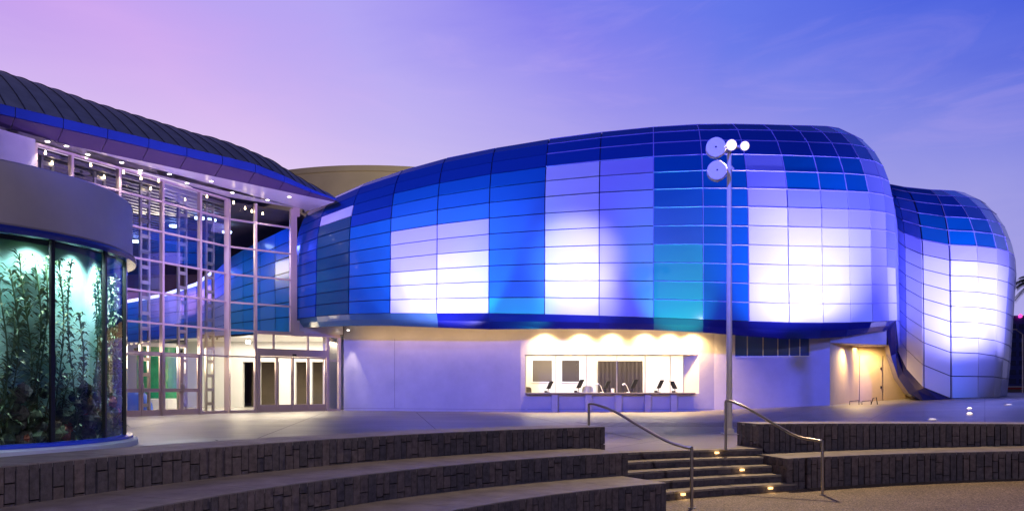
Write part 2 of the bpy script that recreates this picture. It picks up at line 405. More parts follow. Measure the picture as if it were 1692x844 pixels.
def seat_wall(name, label, r0, r1, a0, a1, topf, z0f, vis_end=None, seed=1):
    """a0..a1 degrees; front at r0"""
    mid = pol((r0+r1)/2, (a0+a1)/2, z0f(0)); T = thing(name, label, 'seat wall', (mid.x, mid.y, -.64), 'stone seat walls of the terrace')
    mb = MB(); sector(mb, lambda a: r0+.05, lambda a: r1, a0+(.25 if vis_end else 0), a1-(.25 if vis_end == 'hi' else 0), -.9, lambda x: topf(x)-.006, 0)
    mb.build('core', M_joint, T)
    # cap slabs with joints
    mb = MB(); nsl = max(2, round(abs(a1-a0)*R(1)*r0/.9))
    for k in range(nsl):
        p, q = a0+(a1-a0)*k/nsl, a0+(a1-a0)*(k+1)/nsl; eps = .02
        for h_ in range(3):
            pp = p+eps+(q-p-2*eps)*h_/3; qq = p+eps+(q-p-2*eps)*(h_+1)/3
            i, i2, o2, o_ = pol(r0+.012, pp, 0), pol(r0+.012, qq, 0), pol(r1, qq, 0), pol(r1, pp, 0)
            pts = [i, i2, o2, o_]
            mb.hexa([(P_.x, P_.y, topf(P_.x)-.05) for P_ in pts]+[(P_.x, P_.y, topf(P_.x)) for P_ in pts], 0)
    mb.build('cap', M_cap, T)
    mb = MB(); La = abs(a1-a0)*R(1)*r0
    def fn(s_):
        a = R(a0)+(R(a1)-R(a0))*s_/La; nn = Vector((-math.cos(a), -math.sin(a)))
        return Vector((C.x+r0*math.cos(a), C.y+r0*math.sin(a))), nn
    facing(mb, (fn, La), lambda x: topf(x)-.0, z0f, seed=seed)
    if vis_end:
        a = R(a1 if vis_end == 'hi' else a0); tn = Vector((-math.sin(a), math.cos(a)))*(1 if vis_end == 'hi' else -1)
        def fe(s_): return Vector((C.x+(r0+s_)*math.cos(a), C.y+(r0+s_)*math.sin(a))), tn
        facing(mb, (fe, r1-r0), lambda x: topf(x), z0f, seed=seed+9)
    mb.build('stone_facing', M_stone, T)
    return T
seat_wall('stone_seat_wall', 'dark stone seat wall, topmost tier of the left-hand terrace beside the kelp tank', 12.0, 12.9, 116.6, 186, lambda x: .45, lambda x: -.0, seed=3)
seat_wall('stone_seat_wall', 'dark stone seat wall, middle tier of the left-hand terrace ending at the steps', 10.8, 12.0, 118.5, 186, lambda x: .10, lambda x: -.3, seed=5)
seat_wall('stone_seat_wall', 'dark stone seat wall, lowest tier of the left-hand terrace beside the bottom step', 9.6, 10.8, 119.8, 186, lambda x: -.24, lambda x: -.66, seed=8)
seat_wall('stone_seat_wall', 'dark stone seat wall, upper tier to the right of the lamp post and steps', 12.0, 12.85, 40, 101.4, lambda x: .45, lambda x: -.6, 'hi', seed=12)
seat_wall('stone_seat_wall', 'dark stone seat wall, lower tier on the right behind the handrail foot', 10.8, 12.0, 40, 102.1, lambda x: -.09+.03*(x-4.73), lambda x: low_z(x)-.02, 'hi', seed=15)

ST = thing('stone_steps', 'flight of five dark stone steps with pale treads and small step lights', 'steps', (3.4, 13.2, -.64))
def nose(i):
    a_, b_ = 11.77+(10.37-11.77)*i/4, 11.84+(10.70-11.84)*i/4
    return lambda a: b_+(a_-b_)*(a-102)/17.0
for i in range(5):
    aR = [101.45, 102.15, 102.15, 101.8, 101.4][i]; aL = [118.55, 118.55, 118.55, 119.2, 119.85][i]
    zt = -.128*i; rb = (lambda a: 12.1) if i == 0 else (lambda a, f_=nose(i-1): f_(a)+.03)
    f0 = nose(i)
    mb = MB(); sector(mb, lambda a: f0(a)+.012, rb, aR, aL, -.9, lambda x: zt-.035, 0, n=16)
    # riser blocks
    Ls = (aL-aR)*R(1)*11.2
    def fn(s_):
        a = aR+(aL-aR)*s_/Ls; p = pol(f0(a), a, 0); t_ = R(a)
        return Vector((p.x, p.y)), Vector((-math.cos(t_), -math.sin(t_)))
    zb = -.128*(i+1)
    facing(mb, (fn, Ls), lambda x: zt-.028, lambda x: zb, wid=.3, depth=.05, seed=30+i)
    st = mb.build('step', [M_stone[0], M_stone[1], M_stone[2], M_stone[0]], ST)
    mb = MB()
    for k in range(4):
        p, q = aR+(aL-aR)*k/4, aR+(aL-aR)*(k+1)/4
        for h_ in range(3):
            e0 = .03 if h_ == 0 else 0; e1 = .03 if h_ == 2 else 0
            pp = p+(q-p)*h_/3+e0; qq = p+(q-p)*(h_+1)/3-e1
            pts = [pol(f0(pp)-.012, pp, 0), pol(f0(qq)-.012, qq, 0), pol(rb(qq), qq, 0), pol(rb(pp), pp, 0)]
            mb.hexa([(P_.x, P_.y, zt-.034) for P_ in pts]+[(P_.x, P_.y, zt+(.003 if i == 0 else 0)) for P_ in pts])
    mb.build('tread', M_tread, st)
for (x, i) in ((1184, 0), (1225, 2), (1272, 4), (1074, 3), (1128, 4)):
    # find angle on riser i at image column x
    best = min((abs(PX(x, pol(nose(i)(a/20), a/20, 0).y)-pol(nose(i)(a/20), a/20, 0).x), a/20) for a in range(2030, 2400))[1]
    p = pol(nose(i)(best)-.012, best, -.128*i-.055); t_ = R(best); nn = Vector((-math.cos(t_), -math.sin(t_), 0)); tt = Vector((-nn.y, nn.x, 0))
    mb = MB(); a_, b_ = p-tt*.045, p+tt*.045; k = nn*.012; u_ = Vector((0, 0, .018))
    mb.hexa([a_-u_-k, b_-u_-k, b_-u_+k, a_-u_+k, a_+u_-k, b_+u_-k, b_+u_+k, a_+u_+k])
    mb.build('step_light', M_steplens, ST)
    light('step_glow', 'POINT', p+nn*.06, None, .45, (1, .62, .25), .02)

# ------------------------------------------------------------------ handrails
def handrail(label, pts, foot0, foot1):
    T = thing('handrail', label, 'handrail', foot1, 'steel handrails of the steps')
    P = [Vector(p) for p in pts]
    # smooth catmull
    q = []
    for i in range(len(P)-1):
        p0, p1, p2, p3 = P[max(i-1, 0)], P[i], P[i+1], P[min(i+2, len(P)-1)]
        for k in range(6):
            t = k/6; q.append(.5*((2*p1)+(-p0+p2)*t+(2*p0-5*p1+4*p2-p3)*t*t+(-p0+3*p1-3*p2+p3)*t**3))
    q.append(P[-1])
    mb = MB(); mb.tube(q, .024, 12); mb.build('rail', M_steel, T, smooth=True)
    for f_, p in ((foot0, P[0]), (foot1, P[-1])):
        mb = MB(); mb.tube([f_, Vector((f_[0], f_[1], p.z+.0))], .024, 12); o = mb.build('post', M_steel, T, smooth=True)
        mb = MB(); mb.lathe((f_[0], f_[1], f_[2]), [(0, .012), (.05, .012), (.055, .008), (.055, -.01), (0, -.01)], 16); mb.build('flange', M_steel, o, smooth=True)
def railpts(a, b_, shape):
    # a,b world top points; shape: list of (t, image y)
    return [PT(x, y, a.y+(b_.y-a.y)*t) for (t, x, y) in shape]
Lu, Lb = PT(973, 666, 14.5), PT(1143, 739, 11.55)
handrail('left steel handrail whose upper post stands behind the top seat wall',
    railpts(Lu, Lb, [(0, 973, 667), (.06, 982, 667), (.25, 1015, 679), (.5, 1058, 704), (.75, 1102, 728), (.94, 1134, 738.5), (1, 1143, 739.5)]),
    (Lu.x, Lu.y, 0), (Lb.x, Lb.y, -.64))
Ru, Rb = PT(1199, 662, 14.35), PT(1359, 727, 12.8)
handrail('right steel handrail in front of the lamp post, foot on the lower paving',
    railpts(Ru, Rb, [(0, 1199, 662.5), (.06, 1207, 662.5), (.25, 1235, 674), (.5, 1276, 698), (.75, 1316, 720), (.94, 1350, 727), (1, 1359, 728)]),
    (Ru.x, Ru.y, -.0), (Rb.x, Rb.y, low_z(Rb.x)))

# ------------------------------------------------------------------ lamp post
LP = Vector((5.33, 19.3, 0))
T = thing('lamp_post', 'tall pale lamp post with two lit lamps and two round white drum lights', 'lamp post', LP)
mb = MB(); mb.tube([LP, LP+Vector((0,0,2.6)), LP+Vector((0,0,7.15))], [.075, .068, .052], 16); mb.build('pole', M_pole, T, smooth=True)
mb = MB(); mb.box(LP.x-.17, LP.y-.17, .0, LP.x+.17, LP.y+.17, .025); mb.lathe((LP.x, LP.y, 0), [(.12, .025), (.12, .10), (.08, .14)], 16); mb.build('base_plate', M_pole, T)
mb = MB(); mb.box(LP.x-.14, LP.y-.12, .05, LP.x-.075, LP.y-.02, .28)
mb.build('junction_box', M_pole, T)
zc = PZ(277, 19.2)
mb = MB(); mb.lathe((LP.x, LP.y, zc), [(.06, -.05), (.085, -.05), (.085, .05), (.06, .05)], 16); mb.box(LP.x-.2, LP.y-.03, zc-.02, LP.x+.11, LP.y+.03, zc+.02); mb.build('clamp', M_pole, T)
mb = MB(); mb.box(LP.x-.25, LP.y-.035, PZ(243, 19.3)-.03, LP.x+.38, LP.y+.035, PZ(243, 19.3)+.03); mb.build('cross_arm', M_pole, T)
def drum(x, y, rad, tilt):
    c = PT(x, y, 19.0); mb = MB()
    prof = [(0, -.16), (rad*.93, -.16), (rad*.98, -.15), (rad, -.12), (rad, .10), (rad*.9, .16), (rad*.5, .22), (0, .24)]
    mb.lathe((0,0,0), prof, 32); o = mb.build('drum_light', M_white, T, smooth=True)
    m = Matrix.Translation(c) @ Matrix.Rotation(R(90+tilt), 4, 'X') @ Matrix.Rotation(R(-12), 4, 'Y') @ Matrix.Rotation(R(180), 4, 'X')
    o.data.transform(m)
    mb = MB(); mb.lathe((0,0,0), [(0, -.175), (.022, -.175), (.022, -.14)], 12); h_ = mb.build('hub', M_black, o); h_.parent = T; h_.matrix_parent_inverse = Matrix.Translation(-T.location); h_.data.transform(m)
    mb = MB()
    q = [c+Vector((0, .0, -rad-.03)), c+Vector((rad*.6, .02, -rad*.8)), c+Vector((rad+.04, .05, -rad*.3)), c+Vector((rad+.05, .05, rad*.3)), c+Vector((rad*.6, .02, rad*.85)), c+Vector((0, 0, rad+.03))]
    mb.tube(q, .010, 6); mb.build('yoke', M_pole, T, smooth=True)
drum(1182.5, 245, .235, 6); drum(1184.5, 283, .235, 4)
for (x, y, s_) in ((1208, 240, 1), (1230, 241.5, .85)):
    c = PT(x, y, 19.05); mb = MB(); r_ = .13*s_
    mb.lathe((0,0,0), [(0, .16), (r_*.6, .15), (r_, .04), (r_*1.05, -.04), (r_*.95, -.05)], 24)
    o = mb.build('lamp_head', M_pole, T, smooth=True); m = Matrix.Translation(c) @ Matrix.Rotation(R(-78), 4, 'X') ; o.data.transform(m)
    mb = MB(); mb.lathe((0,0,0), [(0, -.055), (r_*.5, -.052), (r_*.92, -.03)], 24); q = mb.build('lens', mat('flood_lens', (1,1,1), .4, emit=(1,.70,.32), es=1.9), T, smooth=True)
    q.data.transform(m)
    light('lamp_glow', 'SPOT', c+Vector((0, -.2, -.05)), (c.x+.6, 8.0, -.6), 1500, (1, .70, .38), .12, 125, .6)

# ------------------------------------------------------------------ curved blue pavilion
PV = thing('curved_pavilion', 'long curved pavilion clad in blue and pale lit glass panels over a white base', 'building', (4, 38, 0))
#  x, Y at face, y of row 0, y of crown, lower extra rows (image y) or None
cols = [
 (487, 37.4, 528, 352), (523, 36.6, 523, 334), (577, 35.9, 519, 311), (645, 35.3, 517.7, 289), (722, 34.95, 517.7, 268),
 (808, 34.6, 517.8, 250), (900, 34.25, 519.5, 235), (990, 33.85, 522, 223), (1080, 33.45, 525, 214), (1162, 33.1, 528, 209),
 (1237, 33.0, 531, 208), (1303, 33.2, 533, 209), (1359, 33.6, 533.5, 211), (1404, 34.2, 533, 213), (1440, 35.0, 532, 216),
 (1466, 36.1, 530.5, 222), (1480, 37.6, 529.5, 230),
 (1485, 38.7, 531, 300), (1499, 38.2, 546, 308), (1527, 37.3, 566, 313), (1571, 36.7, 582, 317), (1618, 37.2, 583.5, 319),
 (1651, 38.4, 587.5, 322), (1671, 40.6, 592, 326), (1680, 43.5, 596, 332), (1682, 47, 600, 338)]
extra = {16: (529.6, 529.7), 17: (556, 580), 18: (577, 609), 19: (603, 640), 20: (621, 657.7), 21: (621.5, 656.8), 22: (622, 656), 23: (624, 655), 24: (625, 654), 25: (625, 653)}
NR = 13
plan = [Vector((PX(x, Y), Y)) for x, Y, _, _ in cols]
nin = []
for i in range(len(plan)):
    a_ = plan[max(i-1, 0)]; b_ = plan[min(i+1, len(plan)-1)]; d = (b_-a_).normalized(); nin.append(Vector((-d.y, d.x)))
# keep crown directions of the fold gentle
nin[16] = (nin[15]*.7+nin[16]*.3).normalized(); nin[17] = Vector((-.25, 1)).normalized(); nin[18] = Vector((-.1, 1)).normalized(); nin[19] = Vector((-.02, 1)).normalized()
def prof(s_):   # s in 0..1 arc fraction -> (inset fraction, height fraction)
    # straight part .60 of height, then quarter ellipse (a=.36H, b=.40H)
    return PROF[max(0, min(len(PROF)-1, int(round(s_*(len(PROF)-1)))))]
def _mkprof():
    st, a_, b_ = .50, .31, .50; raw = [(.012*t/40, st*t/40) for t in range(40)]
    raw += [(.012+a_*(1-math.cos(t/80*math.pi/2)), st+b_*math.sin(t/80*math.pi/2)) for t in range(81)]
    d = [0]
    for (x0, y0), (x1, y1) in zip(raw, raw[1:]): d.append(d[-1]+math.hypot(x1-x0, y1-y0))
    out_ = []; j_ = 0; M = 130
    for k in range(M+1):
        t = d[-1]*k/M
        while j_ < len(d)-2 and d[j_+1] < t: j_ += 1
        q = (t-d[j_])/(d[j_+1]-d[j_]); out_.append((raw[j_][0]+(raw[j_+1][0]-raw[j_][0])*q, raw[j_][1]+(raw[j_+1][1]-raw[j_][1])*q))
    return out_
PROF = _mkprof()
lean = {21: .12, 22: .3, 23: .55, 24: .6, 25: .6}
def S(i, k):
    x, Y, y0, yt = cols[i]; z0 = PZ(y0, Y)
    H = None
    ct = yt; zt = PZ(ct, Y+2.7); H = zt-z0
    if i >= 16: H = zt-z0
    if k >= 0:
        ins, hh = prof(k/NR); p = plan[i]+nin[i]*(ins*min(H, 9.2)); z = z0+hh*H
        fall = max(0, 1-(z-.6)/7.5)
    else:
        yy = extra[i][-k-1]; z = PZ(yy, Y); p = plan[i].copy(); fall = max(0, 1-(z-.6)/7.5)
    p = p+nin[i]*lean.get(i, 0)*fall
    return Vector((p.x, p.y, z))
def Sn(i, j, k):
    a_, b_, c, d = S(i, k), S(j, k), S(j, k+1), S(i, k+1)
    n_ = (c-a_).cross(d-b_)
    if n_.length < 1e-6: return Vector((0, -1, 0))
    n_.normalize()
    if n_.dot(Vector(((nin[i].x+nin[j].x), (nin[i].y+nin[j].y), -.4))) > 0: n_ = -n_
    return n_
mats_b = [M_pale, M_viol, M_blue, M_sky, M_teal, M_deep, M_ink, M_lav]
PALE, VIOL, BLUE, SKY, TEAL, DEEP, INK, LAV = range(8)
def panel_mat(i, k):  # lavender rows paint in the floodlight fading up the pale bays
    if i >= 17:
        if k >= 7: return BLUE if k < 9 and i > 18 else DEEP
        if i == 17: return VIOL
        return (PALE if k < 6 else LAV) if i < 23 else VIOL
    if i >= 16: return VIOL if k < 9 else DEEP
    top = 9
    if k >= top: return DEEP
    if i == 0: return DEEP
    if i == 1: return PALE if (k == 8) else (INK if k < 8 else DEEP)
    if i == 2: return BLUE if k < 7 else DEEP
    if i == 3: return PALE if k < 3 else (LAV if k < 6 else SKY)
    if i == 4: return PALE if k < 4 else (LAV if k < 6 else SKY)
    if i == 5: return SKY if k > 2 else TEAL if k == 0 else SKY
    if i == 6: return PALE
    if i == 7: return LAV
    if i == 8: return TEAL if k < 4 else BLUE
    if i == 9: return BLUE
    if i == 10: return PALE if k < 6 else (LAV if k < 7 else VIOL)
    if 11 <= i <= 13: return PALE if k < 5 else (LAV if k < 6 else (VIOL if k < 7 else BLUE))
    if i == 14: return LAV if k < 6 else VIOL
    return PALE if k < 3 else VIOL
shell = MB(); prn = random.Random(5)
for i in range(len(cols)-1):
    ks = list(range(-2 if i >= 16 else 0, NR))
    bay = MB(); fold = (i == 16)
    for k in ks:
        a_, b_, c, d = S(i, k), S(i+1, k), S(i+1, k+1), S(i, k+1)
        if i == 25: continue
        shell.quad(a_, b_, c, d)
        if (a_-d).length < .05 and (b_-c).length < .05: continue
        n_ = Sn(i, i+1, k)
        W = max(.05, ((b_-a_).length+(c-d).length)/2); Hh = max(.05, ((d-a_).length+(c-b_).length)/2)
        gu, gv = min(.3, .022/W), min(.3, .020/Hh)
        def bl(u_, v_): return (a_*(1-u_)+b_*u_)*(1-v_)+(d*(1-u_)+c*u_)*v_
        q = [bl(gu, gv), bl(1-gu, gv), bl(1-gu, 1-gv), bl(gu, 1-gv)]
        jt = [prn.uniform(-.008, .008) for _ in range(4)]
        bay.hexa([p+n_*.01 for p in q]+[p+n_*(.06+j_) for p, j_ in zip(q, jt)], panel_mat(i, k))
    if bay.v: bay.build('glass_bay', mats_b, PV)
top = [S(i, NR) for i in range(len(cols))]
for i in range(len(cols)-1):
    a_, b_ = top[i], top[i+1]; q1 = a_+Vector((nin[i].x*3, nin[i].y*3, -.25)); q2 = b_+Vector((nin[i+1].x*3, nin[i+1].y*3, -.25))
    shell.quad(a_, b_, q2, q1)
shell.build('backing_shell', M_shell, PV)
trim = MB()
def ribbon(pts, wd):
    trim.tube(pts, wd, 4, cap=False)
for k in range(0, NR):
    lo = 0 if k >= 99 else (6 if k >= 9 else 8)
    pts = []
    for i in range(lo, 17):
        n_ = Sn(min(i, 15), min(i, 15)+1, min(k, NR-1)); pts.append(S(i, k)+n_*.06)
    if k >= 1: ribbon(pts, .022)
    pts = []
    for i in range(18, 25):
        n_ = Sn(min(i, 24), min(i, 24)+1, min(k, NR-1)); pts.append(S(i, k)+n_*.06)
    if k >= 7: ribbon(pts, .02)
for i in (8, 9, 10, 11, 12, 13, 14, 15):
    ribbon([S(i, k)+Sn(i, i+1, min(k, NR-1))*.06 for k in range(0 if i < 11 else 7, NR)], .022)
for i in (20, 21, 22, 23):
    ribbon([S(i, k)+Sn(i, i+1, min(k, NR-1))*.06 for k in range(7, NR)], .018)
trim.build('joint_trim', M_trim, PV)
# lower band and soffit
bandlow = {}
for i in range(0, 17):
    drop = .55 if i < 3 else .62; ins = .22
    if i < 14: yy = [541, 540, 538, 538, 541, 544, 543, 543.5, 545, 549, 555, 560, 559, 556][i]
    else: yy = [550, 546, 548][i-14]
    p = plan[i]+nin[i]*ins; bandlow[i] = Vector((p.x, p.y, PZ(yy, p.y)))
bandlow[16] = PT(1464, 549, 37.9); bandlow[17] = PT(1472, 588, 38.6); bandlow[18] = PT(1484, 624, 38.6); bandlow[19] = PT(1502, 650, 38.0); bandlow[20] = PT(1526, 662.5, 37.4)
bd = MB()
for i in range(0, 20):
    e0 = S(i, 0) if i < 16 else S(i, -2); e1 = S(i+1, 0) if i+1 < 16 else S(i+1, -2)
    m0, m1 = e0.lerp(bandlow[i], .5), e1.lerp(bandlow[i+1], .5)
    o_ = Vector((0, -.06, 0)); m0 = m0+o_; m1 = m1+o_
    mi = 1 if (i < 4 or i == 8) else 0
    bd.quad(e0, e1, m1, m0, mi); bd.quad(m0, m1, bandlow[i+1], bandlow[i], mi)
bd.build('base_band', [M_band, M_bandg], PV)
sf = MB()
for i in range(0, 16):
    a_, b_ = bandlow[i], bandlow[i+1]
    q1 = a_+Vector((nin[i].x*.35, nin[i].y*.35, .04)); q2 = b_+Vector((nin[i+1].x*.35, nin[i+1].y*.35, .04))
    sf.quad(a_, b_, q2, q1)
    r1_, r2_ = Vector((q1.x, q1.y+5, q1.z+1.0)), Vector((q2.x, q2.y+5, q2.z+1.0))
    sf.quad(q1, q2, r2_, r1_)
sf.build('soffit', M_wall, PV)
# dark return along the fold down to the ground
rt = MB()
for i in range(16, 20):
    a_, b_ = bandlow[i], bandlow[i+1]; q1 = a_+Vector((.35, 1.2, 0)); q2 = b_+Vector((.35, 1.2, 0))
    rt.quad(a_, b_, q2, q1)
rt.build('fold_return', M_band, PV)
# plaster walls
W0, W1, W2, W4, R1_, R2_ = (-8.32, 38.9), (.4, 36.4), (9.4, 36.6), (14.28, 35.35), (17.6, 40.0), (23.0, 40.4)
FW1 = Frame(W1, (W2[0]-W1[0], W2[1]-W1[1])); FW2 = Frame(W2, (W4[0]-W2[0], W4[1]-W2[1])); FW0 = Frame(W0, (W1[0]-W0[0], W1[1]-W0[1]))
L0 = (Vector(W1)-Vector(W0)).length; L1 = (Vector(W2)-Vector(W1)).length; L2 = (Vector(W4)-Vector(W2)).length
WT = 4.35
wl = MB(); FW0.box(wl, 0, L0, -.1, WT, -.3, 0); wl.build('plaster_wall', M_wall, PV)
uA, uB = FW1.u(868), FW1.u(1155); zt0 = PZ(585.5, 36.4); zb0 = PZ(650, 36.4)
wl = MB(); FW1.box(wl, 0, uA, -.1, WT, -.3, 0); FW1.box(wl, uA, uB, zt0, WT, -.3, 0); FW1.box(wl, uA, uB, -.1, zb0, -.3, 0); FW1.box(wl, uB, L1, -.1, WT, -.3, 0)
wl.build('plaster_wall', M_wall, PV)
ca, cb = FW2.u(1214), FW2.u(1338); cz0, cz1 = PZ(588, 36), 3.6
wl = MB(); FW2.box(wl, 0, ca, -.1, WT, -.3, 0); FW2.box(wl, ca, cb, -.1, cz0, -.3, 0); FW2.box(wl, cb, L2, -.1, WT, -.3, 0); FW2.box(wl, ca, cb, cz1, WT, -.3, 0)
wl.build('plaster_wall', M_wall, PV)
# joints in the plaster
gj = MB(); u_ = FW0.u(652)
FW0.box(gj, u_-.008, u_+.008, .15, 3.5, 0, .004); FW0.box(gj, .0, L0, .11, .125, 0, .004); FW1.box(gj, 0, uA, .11, .125, 0, .004); FW1.box(gj, uA+.1, L1, .12, .135, 0, .004)
gj.build('wall_joint', mat('joint_grey', (.18,.16,.17), .8), PV)
# clerestory
cw = MB(); FW2.box(cw, ca, cb, cz0-.05, cz0, -.1, .05); 
xs = [1214, 1235, 1261, 1285.5, 1304.6, 1322, 1338]
for x in xs: uu = FW2.u(x); FW2.box(cw, uu-.02, uu+.02, cz0, cz1, -.14, -.06)
win = cw.build('clerestory_window', M_alu2, PV)
for xa, xb in zip(xs, xs[1:]):
    cw = MB(); FW2.box(cw, FW2.u(xa)+.022, FW2.u(xb)-.022, cz0, cz1, -.12, -.10); cw.build('pane', M_darkglass, win)
# ticket window
tk = MB(); D_ = .45
FW1.box(tk, uA, uB, zt0, zt0+.03, -D_, -.3)
ui = FW1.u(1134)
tk.quad(FW1.P(uB, -.0, zb0), FW1.P(uB, 0, zt0), FW1.P(ui, -D_, zt0), FW1.P(ui, -D_, zb0)); tk.build('niche_lining', M_cream, PV)
tk = MB()
for x in (869.5, 919.6, 971, 1021.7, 1069, 1111, 1133): uu = FW1.u(x); FW1.box(tk, uu-.018, uu+.018, zb0, zt0, -D_-.03, -D_+.03)
FW1.box(tk, uA, ui, zt0-.03, zt0, -D_-.03, -D_+.03)
tw = tk.build('ticket_window', M_alu2, PV)
xs = [869.5, 919.6, 971, 1021.7, 1069, 1111, 1133]
for xa, xb in zip(xs, xs[1:]):
    tk = MB(); uu, vv = FW1.u(xa)+.02, FW1.u(xb)-.02; tk.quad(FW1.P(uu, -D_, zb0+.02), FW1.P(vv, -D_, zb0+.02), FW1.P(vv, -D_, zt0-.03), FW1.P(uu, -D_, zt0-.03)); tk.build('pane', M_glass, tw)
zct = PZ(648.5, 36)
tk = MB(); FW1.box(tk, uA-.0, FW1.u(1146), zct-.07, zct, -1.2, .38); tk.build('ticket_counter', mat('counter_top', (.16,.13,.13), .35), PV, bevel=.01)
for x in (916, 971.5, 1021, 1069, 1112):
    tk = MB(); uu = FW1.u(x); FW1.box(tk, uu-.15, uu+.15, 0, zct-.075, 0, .24); tk.build('pilaster', M_wall, PV, bevel=.01)
# ticket office room
rm = MB(); uL, uR = uA-.6, uB+1.0
FW1.box(rm, uL, uR, -.05, 0, -3.4, -.31); FW1.box(rm, uL, uR, 2.95, 3.0, -3.4, -.31); FW1.box(rm, uL-.05, uL, 0, 2.95, -3.4, -.31); FW1.box(rm, uR, uR+.05, 0, 2.95, -3.4, -.31)
rm.build('ticket_office_shell', M_cream, PV)
rm = MB(); FW1.box(rm, uL, uR, 0, 2.95, -3.45, -3.4); rm.build('office_wall', M_cream, PV)
FB = Frame((FW1.P(0, -3.4, 0).x, FW1.P(0, -3.4, 0).y), FW1.d); YB = 39.8
for xa, xb, ya, yb, mt in ((880, 912, 595, 630, M_brown), (928.5, 957, 595, 630, M_dark)):
    rm = MB(); FB.box(rm, FB.u(xa)-.05, FB.u(xb)+.05, PZ(yb, YB)-.05, PZ(ya, YB)+.05, 0, .04); o = rm.build('inner_window', M_white, PV)
    rm = MB(); FB.box(rm, FB.u(xa), FB.u(xb), PZ(yb, YB), PZ(ya, YB), .041, .05); rm.build('pane', mat('office_pane', (.12,.10,.085) if mt is M_brown else (.06,.05,.05), .15), o)
# curtain
cu = MB(); nn_ = 60; ua_, ub_ = FB.u(987), FB.u(1061); pts = []
for k in range(nn_*3+1):
    u_ = ua_+(ub_-ua_)*k/(nn_*3); pts.append((u_, .16+.05*math.sin(k*1.15)+.02*math.sin(k*.37)))
for (u0, w0), (u1, w1) in zip(pts, pts[1:]): cu.quad(FB.P(u0, w0, .6), FB.P(u1, w1, .6), FB.P(u1, w1, PZ(596, YB)), FB.P(u0, w0, PZ(596, YB)))
cu.build('curtain', mat('grey_curtain', (.10,.075,.07), .8), PV, smooth=True)
light('office_light', 'AREA', FW1.P((uL+uR)/2, -1.9, 2.9), FW1.P((uL+uR)/2, -1.9, 0), 420, (1, .86, .66), 8.5, sy=2.2).data.energy = 700
# recess with double doors
def wallseg(mb, a_, b_, z0, z1, th=.2):
    fr = Frame(a_, (b_[0]-a_[0], b_[1]-a_[1])); fr.box(mb, 0, (Vector(b_)-Vector(a_)).length, z0, z1, -th, 0); return fr
rc = MB(); FR1 = wallseg(rc, (W4[0]+.01, W4[1]+.01), R1_, -.1, 3.6); FR2 = wallseg(rc, R1_, R2_, -.1, 3.6); rc.build('recess_wall', M_amberlit, PV)
rc = MB(); rc.poly([(W4[0]-.3, W4[1]-.05, 3.14), (17.45, 37.3, 3.17), (19.4, 39.6, 3.2), (19.6, 41, 3.22), (14, 41, 3.22)]); rc.poly([(W4[0]-.02, W4[1]-.06, 3.14), (17.85, 37.5, 3.17), (17.85, 37.5, 3.9), (W4[0]-.02, W4[1]-.06, 3.9)]); rc.build('recess_ceiling', M_wall, PV)
for xa, xb in ((1420, 1457), (1459, 1496)):
    rc = MB(); u0, u1 = FR2.u(xa), FR2.u(xb); FR2.box(rc, u0, u1, .42, 2.75, 0, .04); o = rc.build('door', M_amberlit, PV, bevel=.008)
    rc = MB()
    for zz in (1.15, 2.1): FR2.box(rc, u1-.10, u1-.04, zz-.06, zz+.06, .04, .09)
    FR2.box(rc, u0-.012, u0, .42, 2.75, .0, .03); rc.build('handle', M_black, o)
light('recess_light', 'AREA', (17.0, 39.35, 3.1), (17.0, 39.5, 0), 120, (1, .68, .33), 2.2, sy=.6)
light('recess_light', 'SPOT', PT(1440, 574, 39.2), PT(1444, 640, 39.8), 280, (1, .70, .30), .08, 140, .9)
light('recess_light', 'SPOT', PT(1412, 574, 37.2), PT(1392, 640, 37.0), 420, (1, .70, .30), .08, 140, .9)
# warm wall washers over the ticket windows
for x in (900, 960, 1011, 1065.5, 1106, 1144, ):
    u_ = FW1.u(x); p = FW1.P(u_, .42, 3.78)
    mb = MB(); mb.lathe(p+Vector((0, 0, .12)), [(0, 0), (.05, 0), (.06, .03), (.06, .10)], 12); mb.build('downlight', M_bulb, PV)
    light('wall_washer', 'SPOT', p+Vector((0, 0, -.03)), FW1.P(u_, .12, 0), 780, (1, .64, .22), .08, 140, 1.0)
p = FW0.P(FW0.u(582), .42, 3.75); light('wall_washer', 'SPOT', p, FW0.P(FW0.u(582), .1, 0), 260, (1, .84, .6), .04, 46, .8)
mb = MB(); mb.lathe(p+Vector((0,0,.15)), [(0, 0), (.05, 0), (.06, .04)], 12); mb.build('downlight', M_bulbw, PV)

for fr_, u0_, u1_ in ((FW0, 1.0, L0), (FW1, 0, L1)):
    light('soffit_amber_fill', 'AREA', fr_.P((u0_+u1_)/2, .9, 3.72), fr_.P((u0_+u1_)/2, 0, 3.2), 45, (1, .62, .22), u1_-u0_, sy=.1)  # unseen strips added to warm the top of the wall
